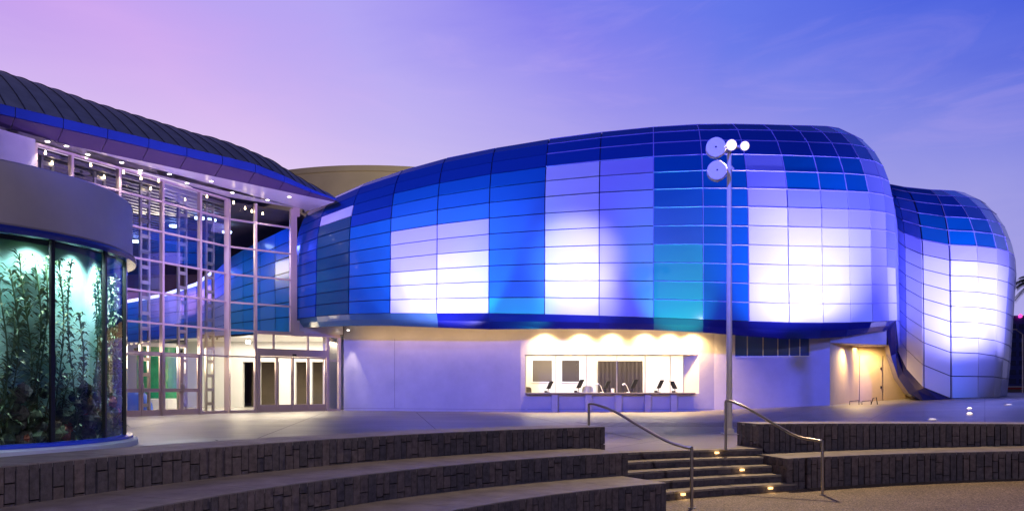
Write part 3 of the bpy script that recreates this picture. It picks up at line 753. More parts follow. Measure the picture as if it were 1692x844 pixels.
# ------------------------------------------------------------------ counter things
def counter_pt(x, w_=.0):
    return FW1.P(FW1.u(x), w_, zct)
def monitor(x, label, lean_=1, s_=1.0):
    c = counter_pt(x, -.75); T = thing('payment_terminal', label, 'terminal', c, 'screens on the ticket counter')
    mb = MB(); mb.lathe(c, [(0, .0), (.11*s_, .0), (.11*s_, .02), (.03, .03)], 14); mb.tube([c+Vector((0,0,.02)), c+Vector((.03*lean_, 0, .2*s_)), c+Vector((.09*lean_, -.02, .3*s_))], .018, 8); mb.build('stand', M_black, T)
    mb = MB(); a_ = Vector((.42*lean_, 0, .9)).normalized(); b_ = Vector((0, 1, 0)); n_ = a_.cross(b_); h_, w_ = .2*s_, .13*s_; o_ = c+Vector((.10*lean_, -.04, .36*s_))
    d = Vector((.6*lean_, -.8, 0)).normalized(); wv = Vector((.8, .6*lean_, 0))*.12*s_
    q = [o_-a_*h_-wv, o_-a_*h_+wv, o_+a_*h_+wv, o_+a_*h_-wv]
    mb.hexa([p-d*.015 for p in q]+[p+d*.015 for p in q]); mb.build('screen', M_black, T)
    mb = MB(); mb.box(c.x-.16*s_, c.y-.08, c.z+.0, c.x-.04*s_, c.y+.06, c.z+.09*s_); mb.build('keypad', M_dark, T)
monitor(907, 'dark payment screen tilted on its stand at the leftmost ticket window')
monitor(958, 'dark payment screen leaning right beside the second inner window', 1, 1.15)
monitor(1003, 'dark payment screen before the left half of the grey curtain', 1, 1.0)
monitor(1049, 'dark payment screen before the right edge of the grey curtain', 1, 1.15)
monitor(1093, 'dark payment screen before the bare cream wall right of the curtain', 1, 1.1)
monitor(1122, 'payment screen at the far right end of the ticket counter', -1, 1.0)
def gooseneck(x, label):
    c = counter_pt(x, -.55); T = thing('desk_lamp', label, 'desk lamp', c, 'white gooseneck lamps on the ticket counter')
    mb = MB(); mb.lathe(c, [(0, 0), (.09, 0), (.09, .02), (0, .03)], 12); mb.tube([c+Vector((.06,0,.02)), c+Vector((0,0,.18)), c+Vector((-.07,0,.33)), c+Vector((-.14,0,.40))], .016, 8); mb.build('stem', M_white, T, smooth=True)
    mb = MB(); mb.tube([c+Vector((-.13,0,.41)), c+Vector((-.20,0,.40)), c+Vector((-.26,0,.36))], [.03, .04, .05], 8); mb.build('shade', M_white, T, smooth=True)
gooseneck(997, 'white gooseneck desk lamp in front of the curtain, left one of two')
gooseneck(1041, 'white gooseneck desk lamp in front of the curtain, right one of two')
def chairback(x, label, m_, s_=1.0):
    c = counter_pt(x, -1.45); c.z = 0; T = thing('office_chair', label, 'chair', c, 'office chairs behind the ticket counter')
    mb = MB()
    for k in range(12):
        t0, t1 = math.pi*2*k/12, math.pi*2*(k+1)/12
    rx, rz = .27*s_, .26*s_; o_ = c+Vector((0, 0, .96))
    ring = [(math.copysign(abs(math.cos(t))**.6, math.cos(t))*rx, math.copysign(abs(math.sin(t))**.6, math.sin(t))*rz) for t in [2*math.pi*k/20 for k in range(20)]]
    f_ = [o_+Vector((a_, -.03, b_)) for a_, b_ in ring]; bk = [o_+Vector((a_, .03, b_)) for a_, b_ in ring]
    mb.poly(f_); mb.poly(bk[::-1])
    for k in range(20): mb.quad(f_[k], f_[(k+1) % 20], bk[(k+1) % 20], bk[k])
    mb.build('backrest', m_, T)
    mb = MB(); mb.box(c.x-.23, c.y-.5, .45, c.x+.23, c.y-.06, .52); mb.build('seat', m_, T, bevel=.02)
    mb = MB(); mb.tube([c+Vector((0, -.25, .06)), c+Vector((0, -.25, .45))], .03, 8)
    for k in range(5): a_ = 2*math.pi*k/5; mb.tube([c+Vector((0, -.25, .09)), c+Vector((.28*math.cos(a_), -.25+.28*math.sin(a_), .03))], .02, 6)
    mb.tube([c+Vector((0, -.2, .48)), c+Vector((0, .05, .6)), c+Vector((0, .04, .8))], .02, 6); mb.build('chair_base', M_black, T)
chairback(977, 'cream backed office chair left of the grey curtain', mat('cream_mesh', (.6,.55,.45), .7))
chairback(873, 'brown backed office chair at the left end of the counter', M_brown, .8)
mb = MB(); c = counter_pt(1015, -.5); mb.lathe(c, [(0, 0), (.07, 0), (.08, .20), (.075, .20), (.065, .01)], 16); tag(mb.build('paper_cup', M_white, smooth=True), 'white cup standing on the counter in front of the curtain', 'cup')

# ------------------------------------------------------------------ entrance hall
EH = thing('entrance_hall', 'glass fronted entrance hall under a sweeping seamed metal roof', 'building', (-12, 40, 0))
K = (-12.66, 35.0)
FA = Frame(K, (-.4216, -.9067)); FBb = Frame(K, (1.13, 1))
zrows = [2.52, 3.70, 4.93, 6.18, 7.40, 8.62]; ZT = 9.5
xa = [377, 330, 267.7, 196, 117.5, 57]; ua = [FA.u(x) for x in xa]; ua[0] = 0.0
mu = MB()
uend = ua[-1]
for k, u_ in enumerate(ua[1:]): FA.box(mu, u_-.05, u_+.05, 0 if k != 9 else 0, ZT, -.09, .09)
for z_ in zrows: FA.box(mu, 0.06, uend-.051, z_-.035, z_+.035, -.06, .07)
FA.box(mu, 0.06, uend, ZT-.06, ZT+.02, -.085, .085)
ub = [FBb.u(422), FBb.u(481), FBb.u(484)]
for u_ in ub[:2]: FBb.box(mu, u_-.05, u_+.05, 3.6 if u_ == ub[1] else 0, ZT, -.09, .09)
for z_ in zrows[1:]: FBb.box(mu, .06, ub[1]-.051, z_-.035, z_+.035, -.06, .07)
FBb.box(mu, .06, ub[0]-.051, zrows[0]-.035, zrows[0]+.035, -.06, .07)
mu.box(K[0]-.11, K[1]-.11, 0, K[0]+.11, K[1]+.11, ZT)
FA.box(mu, 0.1, ua[1]-.05, 0, .12, -.06, .07); FBb.box(mu, 0.1, ub[0]-.05, 0, .12, -.06, .07)
mu.build('mullions', M_alu, EH)
# white end post with a flared foot against the blue cladding
mb = MB(); u0 = ub[1]+.05
for a_, b_, wdt in ((3.55, 3.8, .55), (3.8, 4.2, .32), (4.2, 9.2, .20), (9.2, 9.75, .34)):
    FBb.box(mb, u0, u0+wdt, a_, b_, -.10, .10)
mb.build('end_post', M_alu, EH)
# glazing
gl = MB()
for u0, u1 in zip(ua, ua[1:]):
    zz = ([.1] if u1 <= ua[1]+.01 else [zrows[0]+.05])+zrows[0 if u1 <= ua[1]+.01 else 1:]+[ZT]
    for a_, b_ in zip(zz, zz[1:]): gl.quad(FA.P(u0, 0, a_), FA.P(u1, 0, a_), FA.P(u1, 0, b_), FA.P(u0, 0, b_))
for u0, u1, zz in ((0, ub[0], [.1]+zrows+[ZT]), (ub[0], ub[1], [3.7]+zrows[2:]+[ZT])):
    for a_, b_ in zip(zz, zz[1:]): gl.quad(FBb.P(u0, 0, a_), FBb.P(u1, 0, a_), FBb.P(u1, 0, b_), FBb.P(u0, 0, b_))
gl.build('glazing', M_glass, EH)
def leaf(fr, u0, u1, z1, midrail, hinge_handle=None, wdt=.085, low=.24):
    a_, b_ = min(u0, u1), max(u0, u1); mb = MB()
    fr.box(mb, a_+.008, a_+wdt, 0.01, z1, -.03, .035); fr.box(mb, b_-wdt, b_-.008, 0.01, z1, -.03, .035)
    fr.box(mb, a_+wdt, b_-wdt, 0.01, low, -.028, .033); fr.box(mb, a_+wdt, b_-wdt, z1-wdt, z1, -.028, .033)
    if midrail: fr.box(mb, a_+wdt, b_-wdt, .95, 1.09, -.028, .033)
    o = mb.build('door', M_alu, EH)
    mb = MB()
    zz = [low, .95, 1.09, z1-wdt] if midrail else [low, z1-wdt]
    for q in range(0, len(zz), 2): mb.quad(fr.P(a_+wdt, 0, zz[q]), fr.P(b_-wdt, 0, zz[q]), fr.P(b_-wdt, 0, zz[q+1]), fr.P(a_+wdt, 0, zz[q+1]))
    mb.build('pane', M_glass, o)
    if hinge_handle is not None:
        s_ = hinge_handle; uu = (b_-.05 if s_ > 0 else a_+.05)
        mb = MB(); mb.tube([fr.P(uu, .03, .88), fr.P(uu, .09, .95), fr.P(uu, .10, 1.1), fr.P(uu, .09, 1.26), fr.P(uu, .03, 1.32)], .016, 8); mb.build('handle', M_steel, o, smooth=True)
dz = zrows[0]-.04
for x0, x1 in ((330, 268),):
    um = (FA.u(330)+FA.u(267.7))/2; leaf(FA, FA.u(330)+.05, um, dz, True, 1); leaf(FA, um, FA.u(267.7)-.05, dz, True, -1)
um = (FA.u(267.7)+FA.u(196))/2; leaf(FA, FA.u(267.7)+.05, um, dz, True, 1); leaf(FA, um, FA.u(196)-.05, dz, True, -1)
# sliding door storefront
ze, zh0, zh1 = 3.62, 2.58, 2.92
mb = MB(); uE = FBb.u(560)
FBb.box(mb, ub[0]+.05, uE, ze-.05, ze+.10, -.12, .12); FBb.box(mb, ub[0]+.05, FBb.u(541), zh0, zh1, -.10, .13)
for x in (452, 508.5): FBb.box(mb, FBb.u(x)-.03, FBb.u(x)+.03, zh1, ze-.05, -.06, .06)
for x in (426, 540.5, 560): FBb.box(mb, FBb.u(x)-.05, FBb.u(x)+.06, 0, zh0 if x == 426 else ze-.05, -.09, .10)
FBb.box(mb, FBb.u(540.5)+.06, FBb.u(560)-.05, 2.42, 2.46, -.05, .05); FBb.box(mb, FBb.u(540.5)+.06, FBb.u(560)-.05, 0, .1, -.05, .05)
mb.build('storefront_frame', M_alu, EH)
mb = MB()
for x0, x1, z0, z1 in ((424, 452, zh1, ze), (452, 508.5, zh1, ze), (508.5, 540, zh1, ze), (541, 560, 0.1, ze)): mb.quad(FBb.P(FBb.u(x0), 0, z0), FBb.P(FBb.u(x1), 0, z0), FBb.P(FBb.u(x1), 0, z1), FBb.P(FBb.u(x0), 0, z1))
mb.build('transom_glazing', M_glass, EH)
for x0, x1 in ((427.5, 457), (457, 483), (483, 509), (509, 538.5)): leaf(FBb, FBb.u(x0), FBb.u(x1), zh0-.01, False, None, .07, .34)
mb = MB(); FBb.box(mb, FBb.u(481), FBb.u(487), 2.62, 2.70, .13, .18); mb.build('door_sensor', M_black, EH)
mb = MB(); FBb.box(mb, FBb.u(484), FBb.u(566), 3.73, 4.3, -.25, .04); mb.build('bulkhead', M_soffit, EH)
# lattice columns behind the glass
for x in (365, 320, 258.5, 184, 98):
    u_ = FA.u(x); mb = MB(); wd = .20
    for s_ in (-1, 1): FA.box(mb, u_+s_*wd-.045, u_+s_*wd+.045, 0, 9.3, -.72, -.62)
    z_ = .35
    while z_ < 9.2: FA.box(mb, u_-wd+.04, u_+wd-.04, z_, z_+.14, -.71, -.63); z_ += .62
    mb.build('lattice_column', M_alu2, EH)
# plaster wall left of the glass
mb = MB(); FA.box(mb, uend+.05, uend+7, 0, 9.6, -.3, .12); mb.build('plaster_wall', M_wall, EH)
# soffit, slanted panels, fascia and roof
E0 = Vector((-16.9, 26.0)); ed = Vector((.66, .7513)).normalized(); eo = Vector((ed.y, -ed.x))
def EP(s_, o_, z): q = E0+ed*s_+eo*o_; return Vector((q.x, q.y, z))
S0, S1 = -7.0, 13.3
mb = MB(); pl_ = [FA.P(uend+6.5, 0, 9.62), FA.P(0, 0, 9.62), FBb.P(ub[1]+.6, 0, 9.62)]
mb.poly([EP(S0, 0, 9.60), EP(2, 0, 9.60), EP(8, 0, 9.6), EP(S1, 0, 9.60), pl_[2]+Vector((0,0,-.02)), pl_[1]+Vector((0,0,-.02)), pl_[0]+Vector((0,0,-.02))])
mb.poly([EP(S1, 0, 9.60), EP(S1+.3, -3, 9.60), FBb.P(ub[1]+1.4, -1, 9.60), FBb.P(ub[1]+.6, 0, 9.60)])
sof = mb.build('soffit', M_soffit, EH)
nseg = 14
def taper(s_): return 1-.82*ss(8.5, 13.6, s_)
mb = MB(); mf = MB()
for k in range(nseg):
    a_ = S0+(S1-S0)*k/nseg+.012; b_ = S0+(S1-S0)*(k+1)/nseg-.012
    ta, tb = taper(a_), taper(b_)
    mb.hexa([EP(a_, 0, 9.60), EP(b_, 0, 9.60), EP(b_, -.1, 9.6+.12*tb), EP(a_, -.1, 9.6+.12*ta), EP(a_, .55*ta, 9.6+.36*ta), EP(b_, .55*tb, 9.6+.36*tb), EP(b_, .55*tb-.05, 9.6+.45*tb), EP(a_, .55*ta-.05, 9.6+.45*ta)])
    mf.hexa([EP(a_, .55*ta-.05, 9.6+.385*ta), EP(b_, .55*tb-.05, 9.6+.385*tb), EP(b_, .55*tb+.05, 9.6+.385*tb), EP(a_, .55*ta+.05, 9.6+.385*ta), EP(a_, .55*ta-.05, 9.6+.71*ta), EP(b_, .55*tb-.05, 9.6+.71*tb), EP(b_, .55*tb+.05, 9.6+.71*tb), EP(a_, .55*ta+.05, 9.6+.71*ta)])
mb.build('slanted_panels', M_under, EH); mf.build('fascia', M_fascia, EH)
def rise(s_): return interp([(-7, 3.5), (0, 3.15), (3, 2.82), (6, 2.42), (8.5, 2.08), (11, 1.7), (13.3, .75)], s_)
def depth_(s_): return interp([(-7, 7), (4, 6.5), (8, 5.5), (13.3, 2)], s_)
def roofP(s_, q):
    if q <= 1: return EP(s_, .07+.55*taper(s_)-depth_(s_)*q, 9.6+.70*taper(s_)+rise(s_)*(1-(1-q)**1.8))
    return EP(s_, .07+.55*taper(s_)-depth_(s_)-(q-1)*6, 9.6+.70*taper(s_)+rise(s_)-(q-1)*.3)
mb = MB(); ns = 72; qs = [k/20 for k in range(21)]+[2]
for k in range(ns):
    a_, b_ = S0+(S1-S0)*k/ns, S0+(S1-S0)*(k+1)/ns
    for q0, q1 in zip(qs, qs[1:]): mb.quad(roofP(a_, q0), roofP(b_, q0), roofP(b_, q1), roofP(a_, q1))
roof = mb.build('seamed_roof', M_seam, EH, smooth=True)
mb = MB(); s_ = S0
while s_ < S1:
    mb.tube([roofP(s_, q)+Vector((0, 0, .008)) for q in [k/20 for k in range(21)]+[1.5]], .020, 4, cap=False); s_ += .58
mb.build('roof_seams', M_seamrib, EH)
for (x, y) in ((78.5,235.5),(110,243),(145,257),(201,270),(232,283),(280,289),(309,304),(349,301),(384,319.6),(442,331.7),(478,326.6)):
    Y = 8.44*1300/(640-y); p = Vector((PX(x, Y), Y, 9.585))
    mb = MB(); mb.lathe(p, [(0, 0), (.055, 0), (.075, .01), (.08, .03)], 14); mb.build('downlight', M_bulbw, EH)
    light('eave_downlight', 'SPOT', p+Vector((0,0,-.02)), p+Vector((0,0,-5)), 240, (1, .85, .7), .05, 80, .6)
# interior: ceiling, floor, rear walls
def inner(u_, v_): q = Vector(K)+Vector((-.4216, -.9067))*u_+Vector((-.9067, .4216))*v_; return q
mb = MB(); nsl = 70
cpoly = [FA.P(uend+5, -.2, 0), FA.P(0, -.2, 0), FBb.P(ub[1]+.5, -.2, 0), Vector((-8.4, 60, 0)), Vector((-45, 60, 0))]
mb.poly([(p.x, p.y, 9.45) for p in cpoly]); mb.poly([(-8.4, 39, 9.46), (-5, 37, 9.46), (-2, 60, 9.46), (-8.4, 60, 9.46)]); mb.build('hall_ceiling', M_dark, EH)
mb = MB()
for k in range(46):
    v_ = .4+k*.48
    a_, b_ = FA.P(uend+5, -v_, 0), FA.P(-v_*.9-.2 if v_ < 10 else -9, -v_, 0)
    o_ = Vector((FA.n.x, FA.n.y, 0))*.09
    mb.hexa([a_-o_+Vector((0,0,9.30)), b_-o_+Vector((0,0,9.30)), b_+o_+Vector((0,0,9.30)), a_+o_+Vector((0,0,9.30)), a_-o_+Vector((0,0,9.42)), b_-o_+Vector((0,0,9.42)), b_+o_+Vector((0,0,9.42)), a_+o_+Vector((0,0,9.42))])
mb.build('ceiling_slats', M_slat, EH)
mb = MB(); mb.poly([(p.x, p.y, .012) for p in cpoly]); mb.poly([(p.x, p.y, .013) for p in (FBb.P(ub[1]+.5, -.2, 0), FBb.P(FBb.u(562), -.2, 0), Vector((-8.3, 60, 0)), Vector((-8.4, 60, 0)))]); mb.build('hall_floor', M_intfloor, EH)
mb = MB(); mb.box(-45, 58, 0, -5, 58.3, 9.45); mb.build('rear_wall', M_brown, EH)
mb = MB(); mb.box(-45, 50, 3.4, -19, 50.3, 7.2); mb.build('gallery_wall', mat('gallery', (.22,.17,.18), .7), EH)
# ground floor rear wall (white) with dark openings
mb = MB()
YW = 45.0; zl = 3.75
def wx(x): return PX(x, YW)
segs = [(200, 401, 0, zl), (401, 423, 2.6, zl), (423, 429, 0, zl), (429, 461, 2.6, zl), (461, 488, 0, zl), (488, 512, 2.6, zl), (512, 515, 0, zl), (515, 534, 2.6, zl), (534, 575, 0, zl)]
for x0, x1, z0, z1 in segs: mb.box(wx(x0), YW, z0, wx(x1), YW+.3, z1)
mb.box(wx(575), 39, 0, wx(575)+.2, YW, zl)
mb.build('lobby_rear_wall', M_white, EH)
mb = MB(); mb.box(wx(395), YW+2.2, 0, wx(540), YW+2.4, zl); mb.build('corridor_wall', M_brown, EH)
mb = MB(); mb.box(-24, 36.5, zl, -8.5, 48, zl+.12) if False else mb.poly([(-24, 49, zl), (-8.6, 49, zl), (-8.6, 40.2, zl), (-11.8, 38.2, zl), (-15, 41, zl), (-20, 43, zl)]); mb.build('lobby_ceiling', M_white, EH)
light('lobby_light', 'AREA', (-13, 42.5, 3.65), (-13, 42.5, 0), 430, (1, .88, .68), 7, sy=4)
light('lobby_light', 'AREA', (-10.2, 40.6, 3.45), (-10.2, 40.6, 0), 260, (1, .82, .55), 2.5, sy=2)
light('lobby_light', 'AREA', (-17, 38, 8.9), (-15.5, 33, 0), 420, (1, .84, .60), 3, sy=3)
light('lobby_spill', 'AREA', FA.P(2.5, -.9, 2.4), FA.P(2.5, 6, -.4), 220, (1, .80, .5), 4, sy=1)
light('lobby_spill', 'AREA', FBb.P(2.6, -.9, 2.4), FBb.P(2.6, 6, -.4), 170, (1, .80, .5), 4, sy=1)
light('hall_blue', 'AREA', (-20, 44, 9.1), (-15, 41.5, 5), 330, (.05, .09, 1), 4, sy=4)
light('hall_blue', 'SPOT', (-13.3, 37.0, 8.8), (-10.2, 40, 5.5), 500, (.05, .08, 1), .3, 120, .6)
light('hall_purple', 'AREA', (-26, 46, 9.0), (-24, 50, 5), 520, (.7, .35, 1), 4, sy=4)
# inner blue wave wall continuing into the hall
iw = [(484, 37.9, 548, 372), (455, 38.6, 549, 386), (430, 39.5, 551, 398), (402, 40.3, 552, 413), (381, 41, 553, 425), (352, 42, 556, 452), (325, 43, 560, 472), (270, 45, 567, 490), (211, 47, 574, 500), (120, 50, 585, 508)]
NRI = 7
def SI(i, k):
    x, Y, y0, y1 = iw[i]; q = k/NRI; yy = y0+(y1-y0)*q; return PT(x, yy, Y+.9*q*q)
for i in range(len(iw)-1):
    mb = MB()
    for k in range(NRI):
        a_, b_, c, d = SI(i, k), SI(i+1, k), SI(i+1, k+1), SI(i, k+1)
        def bl(u_, v_): return (a_*(1-u_)+b_*u_)*(1-v_)+(d*(1-u_)+c*u_)*v_
        q = [bl(.012, .03), bl(.988, .03), bl(.988, .97), bl(.012, .97)]; n_ = Vector((0, -.04, 0))
        mb.hexa([p for p in q]+[p+n_ for p in q], 0 if i not in (4, 5) else (2 if k < 4 else 1))
    mb.build('wave_wall_bay', [M_blue, M_deep, M_viol], EH)
mb = MB()
for i in range(len(iw)-1):
    a_, b_ = SI(i, 0), SI(i+1, 0); c, d = SI(i+1, NRI), SI(i, NRI); o_ = Vector((0, .06, 0)); mb.quad(a_+o_, b_+o_, c+o_, d+o_)
    mb.quad(a_+o_, b_+o_, b_+Vector((0, 2.5, .12)), a_+Vector((0, 2.5, .12)))
    mb.quad(c+o_, d+o_, d+Vector((0, 2.5, .1)), c+Vector((0, 2.5, .1)))
mb.build('wave_wall_backing', M_shell, EH)
mb = MB(); mb.tube([SI(i, NRI)+Vector((0, -.02, .08)) for i in range(5, len(iw))], .10, 6); mb.build('cove_light', mat('cove_glow', (.8,.8,1), .5, emit=(.62,.66,1), es=1.6), EH)
# interior lamps
for (x, y, d_) in ((75,254,3),(86,271,4),(150,274,3),(172,294,4.5),(204,286,2.5),(233,296,3.5),(249,313,5),(262,300,2),(342,326,3.5),(386,336,3),(405,345,4),(416,350,5),(434,354,5)):
    u_ = FA.u(x) if x < 377 else None
    Y = 8.0*1300/(640-y); p = Vector((PX(x, Y), Y, 9.13)); mb = MB(); mb.lathe(p, [(0, -.03), (.035, -.02), (.035, .02), (.02, .10)], 10); mb.build('ceiling_lamp', M_bulb, EH)
for (x, y) in ((288,375),(223,400),(330,362),(349,365),(375,385)):
    Y = 7.9*1300/(640-y); p = Vector((PX(x, Y), Y, 9.03)); mb = MB(); mb.lathe(p, [(0, 0), (.22, 0), (.24, .08)], 14); mb.build('blue_ceiling_lamp', M_bulbb, EH)
    light('blue_lamp', 'SPOT', p+Vector((0,0,-.05)), p+Vector((0,0,-5)), 60, (.3, .45, 1), .1, 100, .6)
mb = MB(); p = PT(410, 566, 41); mb.lathe(p, [(0, -.06), (.11, -.05), (.13, .05), (.1, .12)], 14); mb.build('lobby_lamp', M_bulbw, EH)
mb = MB(); a_, b_ = PT(333, 553, 40), PT(362, 556, 40); mb.tube([a_, b_], .03, 6)
for t in (.1, .5, .9): q = a_.lerp(b_, t); mb.tube([q, q+Vector((0, -.05, -.16))], .05, 8)
mb.build('track_light', M_black, EH)
for x, y, Y in ((229, 577, 36), (297, 580, 38)):
    mb = MB(); p = PT(x, y, Y); mb.box(p.x-.18, p.y-.1, p.z-.06, p.x+.18, p.y+.1, p.z+.06); mb.box(p.x-.13, p.y-.08, p.z-.14, p.x+.0, p.y+.05, p.z-.06); mb.build('security_camera', M_black, EH)
# green tank standing in the lobby
c = Vector((-19.3, 43.0, 0)); T = thing('lobby_aquarium', 'round green lit aquarium inside the lobby seen through the double doors', 'aquarium', c)
mb = MB(); mb.lathe(c, [(1.25, 0), (1.25, .5), (1.15, .55), (0, .55)], 32); mb.build('base', M_white, T)
mb = MB(); mb.lathe(c, [(1.1, .55), (1.1, 3.3)], 32); mb.build('tank', mat('green_water', (.02,.22,.10), .15, var=.5, scale=1.6, emit=(.01,.22,.09), es=.25), T, smooth=True)
mb = MB(); mb.lathe(c, [(0, 3.5), (1.2, 3.5), (1.2, 3.3), (0, 3.3)], 32); mb.build('lid', M_white, T)
c = Vector((-17.4, 36.4, .013)); mb = MB(); mb.lathe(c, [(0, 1.05), (.25, 1.0), (.5, .75), (.7, .35), (.75, 0)], 20); o = mb.build('display_mound', mat('blue_foam', (.02,.12,.7), .5), smooth=True); tag(o, 'bright blue rounded display mound behind the leftmost lobby door', 'display')

# ------------------------------------------------------------------ kelp tank drum
TC = Vector((-10.7, 14.6, 0)); KT = thing('kelp_tank_kiosk', 'large round kelp forest tank with grey fascia and glowing blue rim', 'aquarium', TC)
mb = MB(); mb.lathe(TC, [(0, .14), (3.22, .14), (3.36, .135), (3.40, .10), (3.40, 0.0)], 96); mb.build('plinth', M_white, KT, smooth=True)
mb = MB(); mb.lathe(TC, [(3.16, .142), (3.31, .142), (3.31, .185), (3.24, .21), (3.16, .21)], 96); mb.build('base_ring', mat('rim_blue', (.06,.12,.8), .25), KT, smooth=True)
M_fasc = mat('grey_fascia', (.62,.56,.55), .5, metal=.3, var=.08, scale=.8)
mb = MB(); mb.lathe(TC, [(3.0, 3.72), (3.27, 3.72), (3.30, 3.76), (3.30, 4.74), (3.27, 4.77), (0, 4.77)], 96); mb.build('fascia', M_fasc, KT, smooth=True)
mb = MB(); mb.lathe(TC, [(3.20, 3.60), (3.36, 3.60), (3.38, 3.66), (3.36, 3.72), (3.2, 3.72)], 96); mb.build('rim', mat('rim_navy', (.03,.05,.35), .2), KT, smooth=True)
mb = MB(); mb.lathe(TC, [(3.20, .21), (3.20, 3.61)], 96); mb.build('glass', M_tankglass, KT, smooth=True)
mb = MB()
for x, wd in ((86, .035), (173, .03), (-60, .035), (206, .02)):
    k = (x-CX)/F   # ray/circle front intersection
    A_ = k*k+1; B_ = -2*(k*TC.x+TC.y); C_ = TC.x**2+TC.y**2-3.21**2; Dd = max(0, B_*B_-4*A_*C_); Y = (-B_-math.sqrt(Dd))/(2*A_)
    p = Vector((k*Y, Y, 0)); d = (p-TC).normalized(); t = Vector((-d.y, d.x, 0))
    q = [p-t*wd-d*.03, p+t*wd-d*.03, p+t*wd+d*.03, p-t*wd+d*.03]
    mb.hexa([v+Vector((0,0,.21)) for v in q]+[v+Vector((0,0,3.6)) for v in q])
mb.build('tank_mullions', M_black, KT)
# water backdrop
m_bd, n, l, b = node_mat('teal_backdrop')
t = n.new('ShaderNodeTexCoord'); z1 = n.new('ShaderNodeTexNoise'); z1.inputs['Scale'].default_value = 1.1; z1.inputs['Detail'].default_value = 5
l.new(t.outputs['Object'], z1.inputs[0]); rr = n.new('ShaderNodeValToRGB'); rr.color_ramp.elements[0].position = .3; rr.color_ramp.elements[1].position = .72
rr.color_ramp.elements[0].color = (.11,.25,.21,1); rr.color_ramp.elements[1].color = (.36,.56,.50,1)
l.new(z1.outputs[0], rr.inputs[0]); l.new(rr.outputs[0], b.inputs['Base Color']); b.inputs['Roughness'].default_value = .8
mb = MB(); mb.lathe(TC, [(2.72, .142), (2.72, 3.6)], 72); mb.build('backdrop', m_bd, KT, smooth=True)
rnd = random.Random(4)
M_kelp = [mat('kelp_%d' % i, c, .55, var=.3, scale=8) for i, c in enumerate([(.07,.12,.05), (.10,.16,.07), (.14,.17,.08)])]
def kelp(ang, rr_, h_, big):
    mb = MB(); base = TC+Vector((rr_*math.cos(ang), rr_*math.sin(ang), .17)); pts = []
    ph = rnd.uniform(0, 6); tv = Vector((-math.sin(ang), math.cos(ang), 0))
    for k in range(14):
        q = k/13; pts.append(base+Vector((0, 0, h_*q))+tv*(.10*math.sin(ph+q*5)))
    mb.tube(pts, .012, 5, 0)
    for k in range(int(h_*60)):
        q = k/(h_*60+1); p = pts[min(13, int(q*13))].lerp(pts[min(13, int(q*13)+1)], q*13 % 1)
        a_ = rnd.uniform(0, 2*math.pi); ln = rnd.uniform(.08, .20)*big; w_ = rnd.uniform(.010, .022)*big
        d = (tv*math.cos(a_)+Vector((math.cos(ang), math.sin(ang), 0))*math.sin(a_)*.25+Vector((0, 0, rnd.uniform(-.15, .75)))).normalized()
        sd = d.cross(Vector((rnd.uniform(-.3,.3), rnd.uniform(-.3,.3), 1))).normalized()*w_
        m_ = p+d*ln*.45+Vector((0, 0, .03)); e_ = p+d*ln+Vector((0, 0, -.05))
        mi = rnd.randrange(3)
        mb.quad(p, m_-sd, e_, m_+sd, mi)
    mb.build('kelp', M_kelp, KT)
for k in range(54):
    ang = R(-122+k*3.0+rnd.uniform(-4, 4)); kelp(ang, rnd.uniform(2.76, 3.03), rnd.choice([3.2, 3.2, 2.9, 2.3, 1.6, 1.2]), rnd.uniform(.8, 1.7))
mb = MB()
M_rock = [mat('reef_grey', (.13,.12,.10), .9, var=.6, scale=9, bump=1, bscale=25), mat('reef_green', (.06,.085,.05), .9, var=.6, scale=9, bump=1, bscale=25), mat('reef_red', (.32,.07,.045), .8, var=.5, scale=12, bump=1, bscale=30)]
for k in range(320):
    ang = R(rnd.uniform(-125, 45)); rr_ = rnd.uniform(2.74, 3.02); zz = .20+abs(rnd.gauss(0, .42)); c = TC+Vector((rr_*math.cos(ang), rr_*math.sin(ang), zz)); s_ = rnd.uniform(.05, .15)
    i0 = len(mb.v); nn = 8; mi = rnd.choice([0, 0, 1, 1, 1, 2]) if zz < 1 else rnd.choice([0, 1, 1])
    for a_ in range(5):
        la = -math.pi/2+math.pi*a_/4
        for b_ in range(nn):
            lo = 2*math.pi*b_/nn; jj = s_*rnd.uniform(.7, 1.25)
            mb.v.append(c+Vector((math.cos(la)*math.cos(lo)*jj, math.cos(la)*math.sin(lo)*jj, math.sin(la)*jj)))
    for a_ in range(4):
        for b_ in range(nn): mb.f.append((i0+a_*nn+b_, i0+a_*nn+(b_+1) % nn, i0+(a_+1)*nn+(b_+1) % nn, i0+(a_+1)*nn+b_)); mb.m.append(mi)
mb.build('reef_rocks', M_rock, KT, smooth=False)
for k in range(9):
    ang = R(-120+k*19); p = TC+Vector((3.08*math.cos(ang), 3.08*math.sin(ang), 3.58))
    light('tank_lamp', 'SPOT', p, p+Vector((-.9*math.cos(ang), -.9*math.sin(ang), -3)), 420, (.70, .95, 1), .12, 112, .9)
light('rim_blue_light', 'SPOT', (-5.4, 12.2, 3.4), (-8.4, 13.2, .1), 110, (.10, .14, 1), .1, 40, .6)
# white dish on the drum roof
c = PT(152, 302, 17.2); T = thing('satellite_dish', 'small white dish standing on the kelp tank roof', 'dish', (c.x, c.y, 4.77))
mb = MB(); mb.lathe((0,0,0), [(0, .0), (.10, .012), (.2, .05), (.26, .10), (.25, .11), (.19, .06), (0, .015)], 24); o = mb.build('dish', M_white, T, smooth=True); o.data.transform(Matrix.Translation((c.x, c.y, 5.10)) @ Matrix.Rotation(R(70), 4, 'X') @ Matrix.Rotation(R(-25), 4, 'Y') @ Matrix.Rotation(R(180), 4, 'X'))
mb = MB(); mb.tube([(c.x, c.y+.1, 4.77), (c.x, c.y+.1, 5.1)], .025, 8); mb.build('mast', M_white, T)

